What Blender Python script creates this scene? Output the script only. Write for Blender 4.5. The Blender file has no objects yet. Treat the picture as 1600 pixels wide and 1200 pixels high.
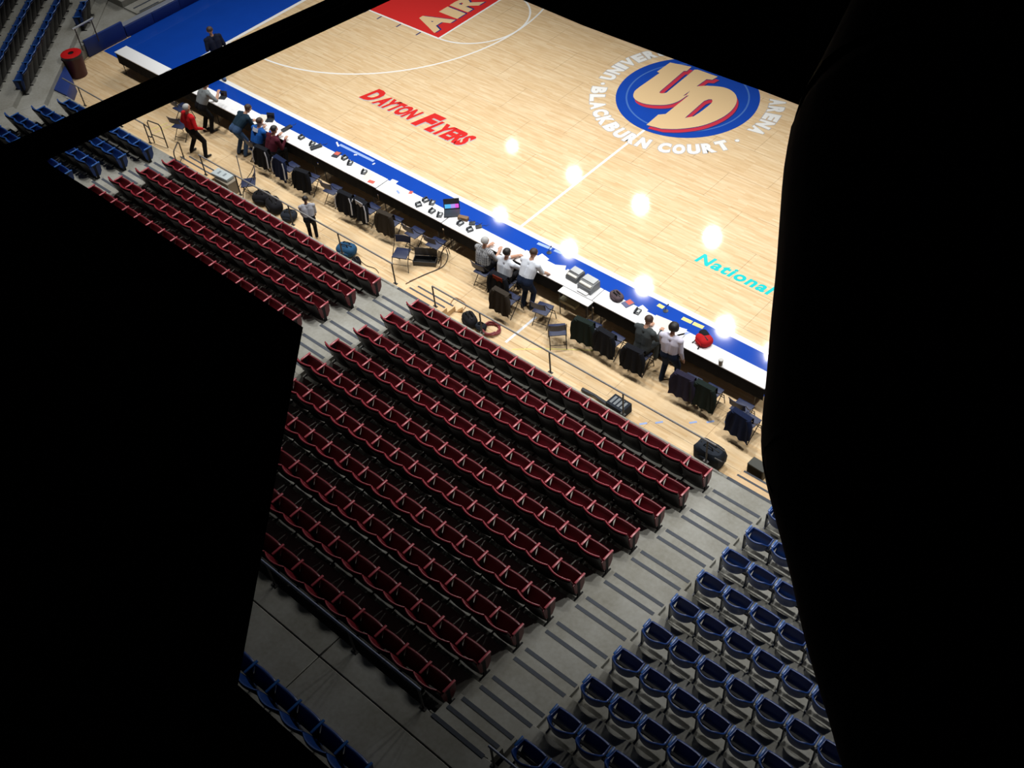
import bpy, bmesh, math, random
import numpy as np
from mathutils import Vector, Matrix
random.seed(11)
S = bpy.context.scene
COL = S.collection
PI = math.pi
# ------------------------------------------------------------------ camera
CP = Vector((16.22483, -16.70067, 18.67917)); FPX = 1748.06
CR = Vector((0.74899716, 0.65868311, -0.07169249))      # right
CD = Vector((0.44420869, -0.57948546, -0.68328269))     # down
CF = Vector((-0.49161152, 0.47993037, -0.72662573))     # forward
cam = bpy.data.objects.new('camera', bpy.data.cameras.new('camera'))
cam.data.sensor_width = 36.0; cam.data.lens = 36.0*FPX/1600.0; cam.data.clip_end = 300; cam.data.clip_start = .05
cam.matrix_world = Matrix(((CR.x, -CD.x, -CF.x, CP.x), (CR.y, -CD.y, -CF.y, CP.y), (CR.z, -CD.z, -CF.z, CP.z), (0, 0, 0, 1)))
COL.objects.link(cam); S.camera = cam
# ------------------------------------------------------------------ world, lamps, exposure
S.view_settings.view_transform = 'Standard'; S.view_settings.look = 'None'
S.view_settings.gamma = 1.0; S.view_settings.use_curve_mapping = False
S.view_settings.exposure = 0.0
w = bpy.data.worlds.new('world'); S.world = w; w.use_nodes = True
w.node_tree.nodes['Background'].inputs[0].default_value = (0.75, 0.85, 1.0, 1)
w.node_tree.nodes['Background'].inputs[1].default_value = 0.006
# far-side rows (mirrored in the varnish) carry most of the light; near-side rows fill the court
LAMPS = []
for i in range(-4, 5): LAMPS.append((-2.75+4.50*i, 21.35, 18.0, 0.66, 0.8, 29.5))
for i in range(-3, 4): LAMPS.append((-3.10+4.68*i, 16.3, 18.0, 0.66, -.8, 30.5))
LAMPS.append((-.83+.4, 16.25, 18.0, 0.66, -.8, 30.5))
for i in range(-3, 4): LAMPS.append((-.5+4.7*i, -1.1, 18.0, 1.72*(.8 if i == -3 else 1), -1.1, 37))
LAMP_W = 2350
for i, (x, y, z, k, ty, ha) in enumerate(LAMPS):
    ld = bpy.data.lights.new('arena_lamp', 'SPOT'); ld.energy = LAMP_W*k; ld.color = (1.0, 0.985, 0.95)
    ld.shadow_soft_size = 0.36; ld.spot_size = math.radians(2*ha); ld.spot_blend = 0.85
    lo = bpy.data.objects.new('arena_lamp', ld); COL.objects.link(lo); lo.location = (x, y, z)
    tgt = Vector((x*.85+.8, ty, 0))
    lo.rotation_euler = (tgt-Vector((x, y, z))).to_track_quat('-Z', 'Y').to_euler()

def ray(u, v): return CR*((u-800)/FPX) + CD*((v-600)/FPX) + CF
def at(u, v, Z=0.0):
    r = ray(u, v); return CP + r*((Z-CP.z)/r.z)
def dep(u, v, d): return CP + ray(u, v)*d

# ------------------------------------------------------------------ materials
MATS = {}
def mat(name, col, rough=0.6, spec=0.5, noise=0.0, nscale=20.0, metal=0.0, coat=0.0, emit=None, bump=0.0):
    if name in MATS: return MATS[name]
    m = bpy.data.materials.new(name); m.use_nodes = True; nt = m.node_tree; b = nt.nodes['Principled BSDF']
    b.inputs['Base Color'].default_value = (*col, 1); b.inputs['Roughness'].default_value = rough
    b.inputs['Specular IOR Level'].default_value = spec; b.inputs['Metallic'].default_value = metal
    b.inputs['Coat Weight'].default_value = coat; b.inputs['Coat Roughness'].default_value = 0.055
    if emit: b.inputs['Emission Color'].default_value = (*emit[0], 1); b.inputs['Emission Strength'].default_value = emit[1]
    n = nt.nodes.new('ShaderNodeTexNoise'); n.inputs['Scale'].default_value = nscale; n.inputs['Detail'].default_value = 5
    tc = nt.nodes.new('ShaderNodeTexCoord'); nt.links.new(tc.outputs['Object'], n.inputs['Vector'])
    if noise > 0:
        mx = nt.nodes.new('ShaderNodeMix'); mx.data_type = 'RGBA'
        mx.inputs['A'].default_value = (*[c*(1-noise) for c in col], 1); mx.inputs['B'].default_value = (*[min(1, c*(1+noise)) for c in col], 1)
        nt.links.new(n.outputs['Fac'], mx.inputs['Factor']); nt.links.new(mx.outputs['Result'], b.inputs['Base Color'])
    if bump > 0:
        bp = nt.nodes.new('ShaderNodeBump'); bp.inputs['Strength'].default_value = bump; bp.inputs['Distance'].default_value = .01
        nt.links.new(n.outputs['Fac'], bp.inputs['Height']); nt.links.new(bp.outputs['Normal'], b.inputs['Normal'])
    MATS[name] = m; return m

def wood_mat():
    m = bpy.data.materials.new('maple_floor'); m.use_nodes = True; nt = m.node_tree; b = nt.nodes['Principled BSDF']; L = nt.links.new
    g = nt.nodes.new('ShaderNodeNewGeometry')
    mp = nt.nodes.new('ShaderNodeMapping'); L(g.outputs['Position'], mp.inputs['Vector'])
    br = nt.nodes.new('ShaderNodeTexBrick'); L(mp.outputs['Vector'], br.inputs['Vector'])
    br.inputs['Scale'].default_value = 1; br.inputs['Brick Width'].default_value = .85; br.inputs['Row Height'].default_value = .057
    br.inputs['Mortar Size'].default_value = .0; br.offset = .37; br.inputs['Bias'].default_value = 0
    br.inputs['Color1'].default_value = (.80, .63, .405, 1); br.inputs['Color2'].default_value = (.72, .52, .295, 1)
    mp2 = nt.nodes.new('ShaderNodeMapping'); mp2.inputs['Scale'].default_value = (1.1, 9, 1); L(g.outputs['Position'], mp2.inputs['Vector'])
    n = nt.nodes.new('ShaderNodeTexNoise'); n.inputs['Scale'].default_value = 1.6; n.inputs['Detail'].default_value = 6; L(mp2.outputs['Vector'], n.inputs['Vector'])
    rp = nt.nodes.new('ShaderNodeValToRGB'); rp.color_ramp.elements[0].position = .35; rp.color_ramp.elements[1].position = .68
    rp.color_ramp.elements[0].color = (.78, .68, .56, 1); rp.color_ramp.elements[1].color = (1, 1, 1, 1); L(n.outputs['Fac'], rp.inputs['Fac'])
    mx = nt.nodes.new('ShaderNodeMix'); mx.data_type = 'RGBA'; mx.blend_type = 'MULTIPLY'; mx.inputs['Factor'].default_value = .55
    L(br.outputs['Color'], mx.inputs['A']); L(rp.outputs['Color'], mx.inputs['B']); L(mx.outputs['Result'], b.inputs['Base Color'])
    b.inputs['Roughness'].default_value = .6; b.inputs['Coat Weight'].default_value = .6; b.inputs['Coat Roughness'].default_value = .055
    b.inputs['Specular IOR Level'].default_value = .2
    return m
def concrete_mat():
    m = bpy.data.materials.new('concrete'); m.use_nodes = True; nt = m.node_tree; b = nt.nodes['Principled BSDF']; L = nt.links.new
    g = nt.nodes.new('ShaderNodeNewGeometry')
    n = nt.nodes.new('ShaderNodeTexNoise'); n.inputs['Scale'].default_value = 1.1; n.inputs['Detail'].default_value = 8; L(g.outputs['Position'], n.inputs['Vector'])
    n2 = nt.nodes.new('ShaderNodeTexNoise'); n2.inputs['Scale'].default_value = 14; n2.inputs['Detail'].default_value = 6; L(g.outputs['Position'], n2.inputs['Vector'])
    ad = nt.nodes.new('ShaderNodeMath'); ad.operation = 'MULTIPLY_ADD'; ad.inputs[1].default_value = .45; L(n2.outputs['Fac'], ad.inputs[0]); L(n.outputs['Fac'], ad.inputs[2])
    rp = nt.nodes.new('ShaderNodeValToRGB'); rp.color_ramp.elements[0].position = .45; rp.color_ramp.elements[1].position = 1.0
    rp.color_ramp.elements[0].color = (.215, .207, .172, 1); rp.color_ramp.elements[1].color = (.36, .36, .335, 1); L(ad.outputs[0], rp.inputs['Fac'])
    L(rp.outputs['Color'], b.inputs['Base Color']); b.inputs['Roughness'].default_value = .85
    return m
WOOD = wood_mat(); CONC = concrete_mat()
PW = mat('white_floor_paint', (.86, .86, .84), .6, .08, coat=.6)
PB = mat('blue_floor_paint', (.003, .055, .40), .6, .08, coat=.6, noise=.08, nscale=2)
PR = mat('red_floor_paint', (.62, .022, .02), .6, .08, coat=.6)
PRS = mat('rose_floor_paint', (.55, .03, .06), .6, .08, coat=.6)
PN = mat('navy_floor_paint', (.02, .03, .16), .6, .08, coat=.6)
PT = mat('teal_floor_paint', (.01, .55, .56), .6, .08, coat=.6)
PG = mat('grey_floor_paint', (.45, .44, .46), .6, .08, coat=.6)
PM = mat('tan_floor_paint', (.74, .53, .29), .6, .08, coat=.6)
RED = mat('dark_red_plastic', (.115, .005, .011), .38, .5, noise=.12, nscale=6)
REDA = mat('highlit_red_arm_plastic', (.38, .06, .08), .32, .6, noise=.1, nscale=30)  # pinker than the seat red: lamplight caught on the arms is put into the colour
BLU = mat('blue_plastic', (.006, .035, .17), .36, .5, noise=.12, nscale=6)
BLUA = mat('bright_blue_arm_plastic', (.022, .105, .36), .32, .6, noise=.1, nscale=30)
IRON = mat('black_cast_iron', (.012, .012, .014), .65, .25)
SHELL = mat('black_seat_shell', (.010, .008, .009), .45, .4)
STRIP = mat('slate_nosing_strip', (.045, .055, .075), .7, noise=.3, nscale=40)
STEEL = mat('grey_rail_steel', (.20, .195, .19), .45, .5)
DSTEEL = mat('dark_rail_steel', (.035, .032, .03), .5, .5)
BLACKN = mat('matt_black_paint', (.006, .006, .006), .8, .2, noise=.2)
TBW = mat('white_table_laminate', (.86, .87, .89), .45)
SKIRT = mat('black_table_skirt', (.006, .007, .012), .9, .2, noise=.3, nscale=15)
CHN = mat('navy_chair_vinyl', (.008, .016, .06), .5)
CHF = mat('charcoal_chair_tube', (.025, .026, .03), .4, metal=.5)
SKIN = mat('skin', (.50, .27, .18), .55, noise=.06)
SKIN2 = mat('deep_skin', (.16, .075, .045), .5, noise=.06)
def cloth(name, col, n=.18): return mat('cloth_'+name, col, .9, .15, noise=n, nscale=14, bump=.25)

# ------------------------------------------------------------------ mesh helpers
class MB:
    def __init__(s): s.v = []; s.f = []
    def add(s, vs, fs):
        o = len(s.v); s.v += [tuple(v) for v in vs]; s.f += [tuple(i+o for i in f) for f in fs]; return s
    def box(s, x0, x1, y0, y1, z0, z1):
        return s.add([(x0,y0,z0),(x1,y0,z0),(x1,y1,z0),(x0,y1,z0),(x0,y0,z1),(x1,y0,z1),(x1,y1,z1),(x0,y1,z1)],
                     [(0,3,2,1),(4,5,6,7),(0,1,5,4),(1,2,6,5),(2,3,7,6),(3,0,4,7)])
    def prism(s, poly, h0, h1, ax='z'):
        n = len(poly)
        if ax == 'z': a = [(p[0], p[1], h0) for p in poly]; b = [(p[0], p[1], h1) for p in poly]
        elif ax == 'x': a = [(h0, p[0], p[1]) for p in poly]; b = [(h1, p[0], p[1]) for p in poly]
        else: a = [(p[0], h0, p[1]) for p in poly]; b = [(p[0], h1, p[1]) for p in poly]
        return s.add(a+b, [tuple(range(n))[::-1], tuple(range(n, 2*n))]+[(i, (i+1) % n, n+(i+1) % n, n+i) for i in range(n)])
    def tube(s, pts, r, n=8, closed=False):
        pts = [Vector(p) for p in pts]; m = len(pts); rs = r if isinstance(r, (list, tuple)) else [r]*m
        vs = []; fs = []; ref = None
        for i, p in enumerate(pts):
            a = pts[(i-1) % m] if (i > 0 or closed) else p; b = pts[(i+1) % m] if (i < m-1 or closed) else p
            t = (b-a).normalized()
            if ref is None: ref = t.orthogonal().normalized()
            ref = (ref-t*ref.dot(t)).normalized(); bn = t.cross(ref)
            for k in range(n):
                an = 2*PI*k/n; vs.append(p+(ref*math.cos(an)+bn*math.sin(an))*rs[i])
        for i in range(m if closed else m-1):
            j = (i+1) % m
            for k in range(n): fs.append((i*n+k, i*n+(k+1) % n, j*n+(k+1) % n, j*n+k))
        if not closed: fs.append(tuple(range(n))[::-1]); fs.append(tuple((m-1)*n+k for k in range(n)))
        return s.add(vs, fs)
    def lathe(s, prof, n=20, c=(0, 0, 0)):
        vs = []; fs = []; m = len(prof)
        for (r, z) in prof:
            for k in range(n): a = 2*PI*k/n; vs.append((c[0]+r*math.cos(a), c[1]+r*math.sin(a), c[2]+z))
        for i in range(m-1):
            for k in range(n): fs.append((i*n+k, i*n+(k+1) % n, (i+1)*n+(k+1) % n, (i+1)*n+k))
        fs.append(tuple(range(n))[::-1]); fs.append(tuple((m-1)*n+k for k in range(n)))
        return s.add(vs, fs)
    def ball(s, c, r, n=12, m=8):
        r = r if isinstance(r, (tuple, list)) else (r, r, r)
        vs = [(c[0], c[1], c[2]-r[2])]; fs = []
        for i in range(1, m):
            th = PI*i/m-PI/2
            for k in range(n): a = 2*PI*k/n; vs.append((c[0]+r[0]*math.cos(th)*math.cos(a), c[1]+r[1]*math.cos(th)*math.sin(a), c[2]+r[2]*math.sin(th)))
        vs.append((c[0], c[1], c[2]+r[2])); T = len(vs)-1
        for k in range(n):
            fs.append((0, 1+(k+1) % n, 1+k)); fs.append((T, 1+(m-2)*n+k, 1+(m-2)*n+(k+1) % n))
            for i in range(m-2): fs.append((1+i*n+k, 1+i*n+(k+1) % n, 1+(i+1)*n+(k+1) % n, 1+(i+1)*n+k))
        return s.add(vs, fs)
    def sheet(s, fn, nu, nv, th):
        """closed slab from fn(u,v)->(point, normal), u,v in 0..1"""
        A = []; B = []
        for j in range(nv+1):
            for i in range(nu+1):
                p, nm = fn(i/nu, j/nv); p = Vector(p); nm = Vector(nm).normalized()
                A.append(p+nm*th/2); B.append(p-nm*th/2)
        W = nu+1; N = len(A); fs = []
        for j in range(nv):
            for i in range(nu):
                a, b, c, d = j*W+i, j*W+i+1, (j+1)*W+i+1, (j+1)*W+i
                fs.append((a, b, c, d)); fs.append((N+d, N+c, N+b, N+a))
        edge = [i for i in range(W)]+[j*W+nu for j in range(1, nv+1)]+[nv*W+i for i in range(nu-1, -1, -1)]+[j*W for j in range(nv-1, 0, -1)]
        for i in range(len(edge)):
            a, b = edge[i], edge[(i+1) % len(edge)]; fs.append((b, a, N+a, N+b))
        return s.add(A+B, fs)
    def mesh(s, name, bevel=0, seg=2, smooth=True, ang=40):
        me = bpy.data.meshes.new(name); me.from_pydata(s.v, [], s.f)
        bm = bmesh.new(); bm.from_mesh(me)
        bmesh.ops.recalc_face_normals(bm, faces=bm.faces)
        if bevel > 0:
            es = [e for e in bm.edges if len(e.link_faces) == 2 and e.calc_face_angle(0) > math.radians(35)]
            bmesh.ops.bevel(bm, geom=es, offset=bevel, segments=seg, affect='EDGES', profile=.5, clamp_overlap=True)
        bm.to_mesh(me); bm.free()
        if smooth:
            me.shade_smooth(); me.set_sharp_from_angle(angle=math.radians(ang))
        return me
def ob(name, me, material=None, parent=None, loc=None, rz=None):
    if isinstance(me, MB): me = me.mesh(name)
    o = bpy.data.objects.new(name, me); COL.objects.link(o)
    if material is not None and len(me.materials) == 0: me.materials.append(material)
    if parent is not None: o.parent = parent
    if loc is not None: o.location = loc
    if rz is not None: o.rotation_euler = (0, 0, rz)
    return o
def tag(o, label, cat, group=None):
    o['label'] = label; o['category'] = cat
    if group: o['group'] = group
    return o
def struct(o): o['kind'] = 'structure'; return o
def empty(name, loc=(0, 0, 0), rz=0):
    o = bpy.data.objects.new(name, None); COL.objects.link(o); o.location = loc; o.rotation_euler = (0, 0, rz); o.empty_display_size = .1
    return o
def thing(name, label, cat, loc=(0, 0, 0), rz=0, group=None): return tag(empty(name, loc, rz), label, cat, group)
ORD = ['first', 'second', 'third', 'fourth', 'fifth', 'sixth', 'seventh', 'eighth', 'ninth', 'tenth', 'eleventh', 'twelfth', 'thirteenth', 'fourteenth', 'fifteenth', 'sixteenth', 'seventeenth', 'eighteenth']

# ------------------------------------------------------------------ court floor
BX = -14.326; CY = 7.62
floor = struct(ob('floor', MB().box(-21, 24, -13, 24, -.2, -.012), mat('dark_subfloor', (.12, .07, .03), .8)))
pm = MB().box(0, 2.434, 0, 1.214, -.02, 0).mesh('floor_panel', smooth=False)
pm.materials.append(WOOD)
for j in range(17):
    for i in range(14):
        x = -17.65+i*2.44-(1.22 if j % 2 else 0)
        y = -4.55+j*1.22
        ob('floor_panel', pm, None, floor, (x, y, 0))
def paint(name, polys, m, z=.0015, parent=floor):
    """flat floor paint as one thin mesh; polys: list of (verts2d, faces) or plain outlines"""
    b = MB()
    for p in polys:
        if isinstance(p, tuple): b.add([(x, y, z) for x, y in p[0]], p[1])
        else: b.add([(x, y, z) for x, y in p], [tuple(range(len(p)))])
    me = bpy.data.meshes.new(name); me.from_pydata(b.v, [], b.f)
    bm = bmesh.new(); bm.from_mesh(me)
    for f in bm.faces:
        if f.normal.z < 0: f.normal_flip()
    bm.to_mesh(me); bm.free()
    return ob(name, me, m, parent)
def rect(x0, x1, y0, y1): return [(x0, y0), (x1, y0), (x1, y1), (x0, y1)]
def arc(cx, cy, r, a0, a1, wd, n=64):
    vs = []; fs = []
    for i in range(n+1):
        a = math.radians(a0+(a1-a0)*i/n); c, s_ = math.cos(a), math.sin(a)
        vs += [(cx+(r-wd/2)*c, cy+(r-wd/2)*s_), (cx+(r+wd/2)*c, cy+(r+wd/2)*s_)]
    for i in range(n): fs.append((2*i, 2*i+1, 2*i+3, 2*i+2))
    return (vs, fs)
paint('sideline_apron', [rect(-17.5, 20, -1.22, -.08)], PB)
paint('baseline_apron', [rect(-17.6, BX-.07, -.08, 17)], PB)
paint('sideline', [rect(BX-.07, 16, -.08, .08)], PW, .002)
paint('baseline', [rect(BX-.07, BX+.07, .08, 17)], PW, .002)
paint('halfcourt_line', [rect(-.04, .04, .08, CY-2.12)], PW, .002)
paint('painted_lane', [rect(BX+.07, BX+5.74, CY-1.79, CY+1.79)], PR, .0018)
paint('lane_line', [rect(BX+.07, BX+5.80, CY-1.85, CY-1.78), rect(BX+.07, BX+5.80, CY+1.78, CY+1.85)], PW, .0026)
paint('free_throw_line', [rect(BX+5.73, BX+5.80, CY-1.78, CY+1.78)], PW, .0026)
for k in range(3): paint('lane_mark', [rect(BX+3.1+k*.93, BX+3.15+k*.93, CY-2.08, CY-1.86)], PN, .0026)
paint('lane_block', [rect(BX+2.1, BX+2.45, CY-2.02, CY-1.86)], PB, .0026)
paint('free_throw_circle', [arc(BX+5.79, CY, 1.80, -90, 90, .065)], PW, .0026)
paint('three_point_line', [arc(BX+1.6, CY, 6.0, -90, 90, .065, 128), rect(BX+.07, BX+1.6, CY-6.03, CY-5.97), rect(BX+.07, BX+1.6, CY+5.97, CY+6.03)], PW, .0022)
# centre logo
paint('logo_disc', [arc(0, CY, 1.06, -180, 180, 2.12, 96)], PB, .0018)
paint('centre_circle', [arc(0, CY, 1.80, -180, 180, .05, 96)], mat('faded_blue_paint', (.06, .16, .50), .6, .08, coat=.6), .0024)
def zp(pts, off=(0, 0)):
    o = []
    for x, y in pts:
        g = at(850+(x+off[0])/4, 40+(y+off[1])/4); o.append((g.x, g.y))
    return o
U_ = [(706, 289), (788, 231), (922, 258), (893, 284), (874, 284), (727, 410), (722, 420), (737, 424), (765, 420), (940, 276), (962, 276), (1086, 320), (1052, 339), (1016, 336), (868, 440), (902, 431), (842, 472), (765, 495), (660, 494), (592, 476), (560, 448), (566, 412), (600, 382), (722, 297)]
Dm = [(938, 381), (1018, 376), (1120, 386), (1184, 416), (1206, 464), (1180, 522), (1108, 578), (990, 625), (850, 646), (735, 645), (640, 621), (714, 557), (760, 553), (905, 437), (884, 440)]
Di = [(1050, 462), (1047, 484), (985, 535), (935, 568), (880, 578), (1000, 472), (1030, 461)]
def curved(L, a, b, n=5):
    o = L[:a]
    for i in range(a, b):
        p0, p1, p2, p3 = L[max(a, i-1)], L[i], L[i+1], L[min(b, i+2)]
        for k in range(n):
            t = k/n; o.append(tuple(.5*(2*p1[c]+(p2[c]-p0[c])*t+(2*p0[c]-5*p1[c]+4*p2[c]-p3[c])*t*t+(3*p1[c]-p0[c]-3*p2[c]+p3[c])*t**3) for c in (0, 1)))
    return o+L[b:]
U_ = curved(U_, 15, 22); U_ = curved(U_, 5, 8); Dm = curved(Dm, 1, 9); Di = curved(Di, 0, 3)
def ring_fill(outer, inner):
    bm = bmesh.new()
    for L in (outer, inner):
        vs = [bm.verts.new((x, y, 0)) for x, y in L]
        for i in range(len(vs)): bm.edges.new((vs[i], vs[(i+1) % len(vs)]))
    bmesh.ops.triangle_fill(bm, use_beauty=True, edges=bm.edges[:])
    bm.verts.ensure_lookup_table(); bm.verts.index_update()
    r = ([(v.co.x, v.co.y) for v in bm.verts], [tuple(v.index for v in f.verts) for f in bm.faces]); bm.free(); return r
for nm, off, m_, z in (('logo_letter_outline', (14, 26), PN, .0026), ('logo_letter_shadow', (9, 22), PRS, .0030), ('logo_letter_edge', (1, 4), PN, .0034), ('logo_letter', (0, 0), PM, .0040)):
    paint(nm, [ring_fill(zp(U_, off), [])], m_, z)
    paint(nm, [ring_fill(zp(Dm, off), zp(Di, off))], m_, z+.0002)

def text_mesh(body, size, shear=0, offset=0, spacing=1.0):
    cu = bpy.data.curves.new('txt', 'FONT'); cu.body = body; cu.size = size; cu.shear = shear; cu.offset = offset
    cu.space_character = spacing; cu.resolution_u = 3
    o = bpy.data.objects.new('txt', cu); COL.objects.link(o)
    dg = bpy.context.evaluated_depsgraph_get(); me = bpy.data.meshes.new_from_object(o.evaluated_get(dg))
    vs = [(v.co.x, v.co.y) for v in me.vertices]; fs = [tuple(p.vertices) for p in me.polygons]
    bpy.data.objects.remove(o); bpy.data.curves.remove(cu); bpy.data.meshes.remove(me)
    return vs, fs
def fit(vs, x0, x1, y0, y1):
    a = min(v[0] for v in vs); b = max(v[0] for v in vs); c = min(v[1] for v in vs); d = max(v[1] for v in vs)
    return [(x0+(v[0]-a)/(b-a)*(x1-x0), y0+(v[1]-c)/(d-c)*(y1-y0)) for v in vs]
def bold_text(body, shear=0, k=.045): return text_mesh(body, 1.0, shear, k)
# ring lettering: individual letters
def ring_text(txt, a0, a1, r_base, h, top):
    n = len(txt); wid = {'I': .5, ' ': .55, '.': .5}
    tot = sum(wid.get(ch, 1) for ch in txt); a = a0
    for ch in txt:
        da = (a1-a0)*wid.get(ch, 1)/tot; am = math.radians(a+da/2); a += da
        if ch == ' ': continue
        if ch == '.':
            r = r_base+(h/2 if top else -h/2)
            for mm, rad, z in ((PG, .075, .0022), (PW, .06, .0028)):
                paint('ring_dot', [[(r*math.cos(am)+rad*math.cos(t*PI/6), CY+r*math.sin(am)+rad*math.sin(t*PI/6)) for t in range(12)]], mm, z)
            continue
        wl = abs(math.radians(da))*(r_base if not top else r_base+h*.5)*.86
        for mm, k, z in ((PG, .085, .0022), (PW, .065, .0028)):
            vs, fs = bold_text(ch, 0, k); e = .02 if mm is PG else 0
            vs = fit(vs, -wl/2-e, wl/2+e, -e, h+e)
            out = []
            for x, y in vs:
                if top:
                    rr = r_base+y; t = am-x/(r_base+h*.5)
                else:
                    rr = r_base-y; t = am+x/r_base
                out.append((rr*math.cos(t), CY+rr*math.sin(t)))
            paint('ring_letter', [(out, fs)], mm, z)
ring_text('BLACKBURN COURT', -157, -29, 2.90, .46, False)
ring_text('UNIVERSITY OF DAYTON ARENA', 194.5, -11, 2.40, .46, True)
ring_text('.', -164, -157, 2.87, .46, False); ring_text('.', -29, -17, 2.87, .46, False)
# other lettering
def floor_text(name, body, shear, box, m, z, k=.03):
    vs, fs = bold_text(body, shear, k); vs = fit(vs, *box); return paint(name, [(vs, fs)], m, z)
def skew(box, sh, body, name, m, z, k, dx=0, dy=0):
    vs, fs = bold_text(body, 0, k); vs = fit(vs, *box); y0 = box[2]
    vs = [(x+(y-y0)*sh+dx, y+dy) for x, y in vs]; return paint(name, [(vs, fs)], m, z)
for m_, z, dx, dy, k in ((PG, .0020, .03, -.035, .075), (PR, .0026, 0, 0, .06)):
    skew((-8.20, -7.72, 1.86, 2.56), .28, 'D', 'court_lettering', m_, z, k, dx, dy)
    skew((-7.66, -6.06, 1.86, 2.44), .28, 'AYTON', 'court_lettering', m_, z, k, dx, dy)
    skew((-5.86, -5.36, 1.78, 2.60), .28, 'F', 'court_lettering', m_, z, k, dx, dy)
    skew((-5.32, -3.86, 1.78, 2.42), .28, 'LYERS', 'court_lettering', m_, z, k, dx, dy)
vs, fs = text_mesh('National', 1.0, 0, .035, 1.13); vs = fit(vs, 4.42, 6.56, 1.64, 2.02)
paint('court_lettering', [([(x+(y-1.64)*.18, y) for x, y in vs], fs)], PT, .0024)
for nm, m_, z, d in (('lane_lettering_shadow', PN, .0026, .05), ('lane_lettering', PM, .0032, 0)):
    for ch, y0, y1, h in (('A', 5.98, 7.0, 1.12), ('I', 7.08, 7.5, .85), ('R', 7.6, 8.45, .85)):
        vs, fs = bold_text(ch, 0, .05); vs = fit(vs, y0, y1, 0, h)
        paint(nm, [([(-8.92-y+d, x+d) for x, y in vs], fs)], m_, z)
# stickers and tape on the blue apron and on the wood
TAPEB = mat('pale_blue_tape', (.30, .42, .75), .5); TAPEY = mat('yellow_tape', (.75, .66, .20), .5); TAPEW = mat('white_tape', (.75, .77, .82), .5)
def tape(p0, p1, wd, m, nm='floor_tape'):
    a = at(*p0); b = at(*p1); d = (b-a); d.z = 0; n = Vector((-d.y, d.x, 0)).normalized()*wd/2
    return paint(nm, [[(a.x-n.x, a.y-n.y), (b.x-n.x, b.y-n.y), (b.x+n.x, b.y+n.y), (a.x+n.x, a.y+n.y)]], m, .003)
tape((531, 226), (584, 252), .09, TAPEB); tape((840, 380), (862, 389), .09, TAPEB); tape((866, 391), (878, 396), .08, TAPEB)
tape((526, 222), (529, 229), .05, TAPEW); tape((553, 242), (558, 242), .05, TAPEW); tape((582, 257), (586, 255), .05, TAPEW)
for a, b in (((1028, 476), (1037, 481)), ((1066, 497), (1081, 504)), ((1083, 505), (1099, 512))): tape(a, b, .11, TAPEY)
tape((790, 535), (838, 495), .07, TAPEW); tape((800, 546), (850, 545), .03, TAPEY); tape((850, 545), (950, 548), .03, TAPEY)
for u, v in ((1005, 662), (1030, 660), (1083, 660), (1110, 659), (1138, 659)): tape((u-6, v+1), (u+6, v-1), .05, TAPEB)
tape((232, 204), (262, 192), .03, TAPEY); tape((241, 208), (272, 194), .03, TAPEY)

# ------------------------------------------------------------------ seating tiers (side stand)
Z0, DZ, Y0, DY = .45, .2, -3.9, .806
def Ye(k): return Y0-DY*k
def Zt(k): return Z0+DZ*k
tier = struct(empty('seating_tier'))
for k in range(10):
    y1 = Ye(k); y0 = Ye(k+1) if k < 9 else -12.2
    xa, xb = (-16.3, -15.0) if k == 0 else ((-15.23-.348*(k-1), -15.23-.348*k) if k < 6 else (-9.5, -9.5))
    ob('tread', MB().prism([(xa, y1), (xb, y0), (17.5, y0), (17.5, y1)], -.1 if k == 0 else Zt(k)-.25, Zt(k)).mesh('tread', .008, 1), CONC, tier)
ZW = 2.85
for (x0, x1) in ((-3, 3.2), (3.22, 7.0), (7.02, 10.8), (10.82, 15)):
    for (y0, y1) in ((-12.64, -12.2), (-14.9, -12.66)):
        ob('walkway_slab', MB().box(x0, x1, y0, y1, 2.0, ZW).mesh('walkway_slab', .01, 1), CONC, tier)
ob('walkway_base', MB().box(-3, 15, -14.9, -12.2, 1.9, ZW-.03), mat('dark_joint', (.05, .045, .035), .9), tier)
AISLES = [(-.60, .62, 10), (9.03, 10.27, 10), (-10.0, -8.98, 4)]
for (x0, x1, nk) in AISLES:
    for k in range(nk):
        # strip on the nosing of the tread, then a half step with its own strip
        ob('nosing_strip', MB().box(x0+.1, x1-.05, Ye(k)-.075, Ye(k)-.005, Zt(k)-.002, Zt(k)+.006), STRIP, tier)
        if k < 9:
            st = ob('aisle_step', MB().box(x0+.02, x1-.02, Ye(k+1)-.002, Ye(k+1)+.29, Zt(k)-.01, Zt(k)+DZ/2).mesh('aisle_step', .006, 1), CONC, tier)
            ob('nosing_strip', MB().box(x0+.1, x1-.05, Ye(k+1)+.29-.075, Ye(k+1)+.29-.005, Zt(k)+DZ/2-.002, Zt(k)+DZ/2+.006), STRIP, st)
for j, (y, z) in enumerate(((-11.55, 2.45), (-11.86, 2.65), (-12.17, 2.85))):
    st = ob('aisle_step', MB().box(9.05, 10.25, -12.2, y, 2.2, z+(.002 if j == 2 else 0)).mesh('aisle_step', .006, 1), CONC, tier)
    ob('nosing_strip', MB().box(9.13, 10.2, y-.075, y-.005, z, z+.008), STRIP, st)
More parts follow.
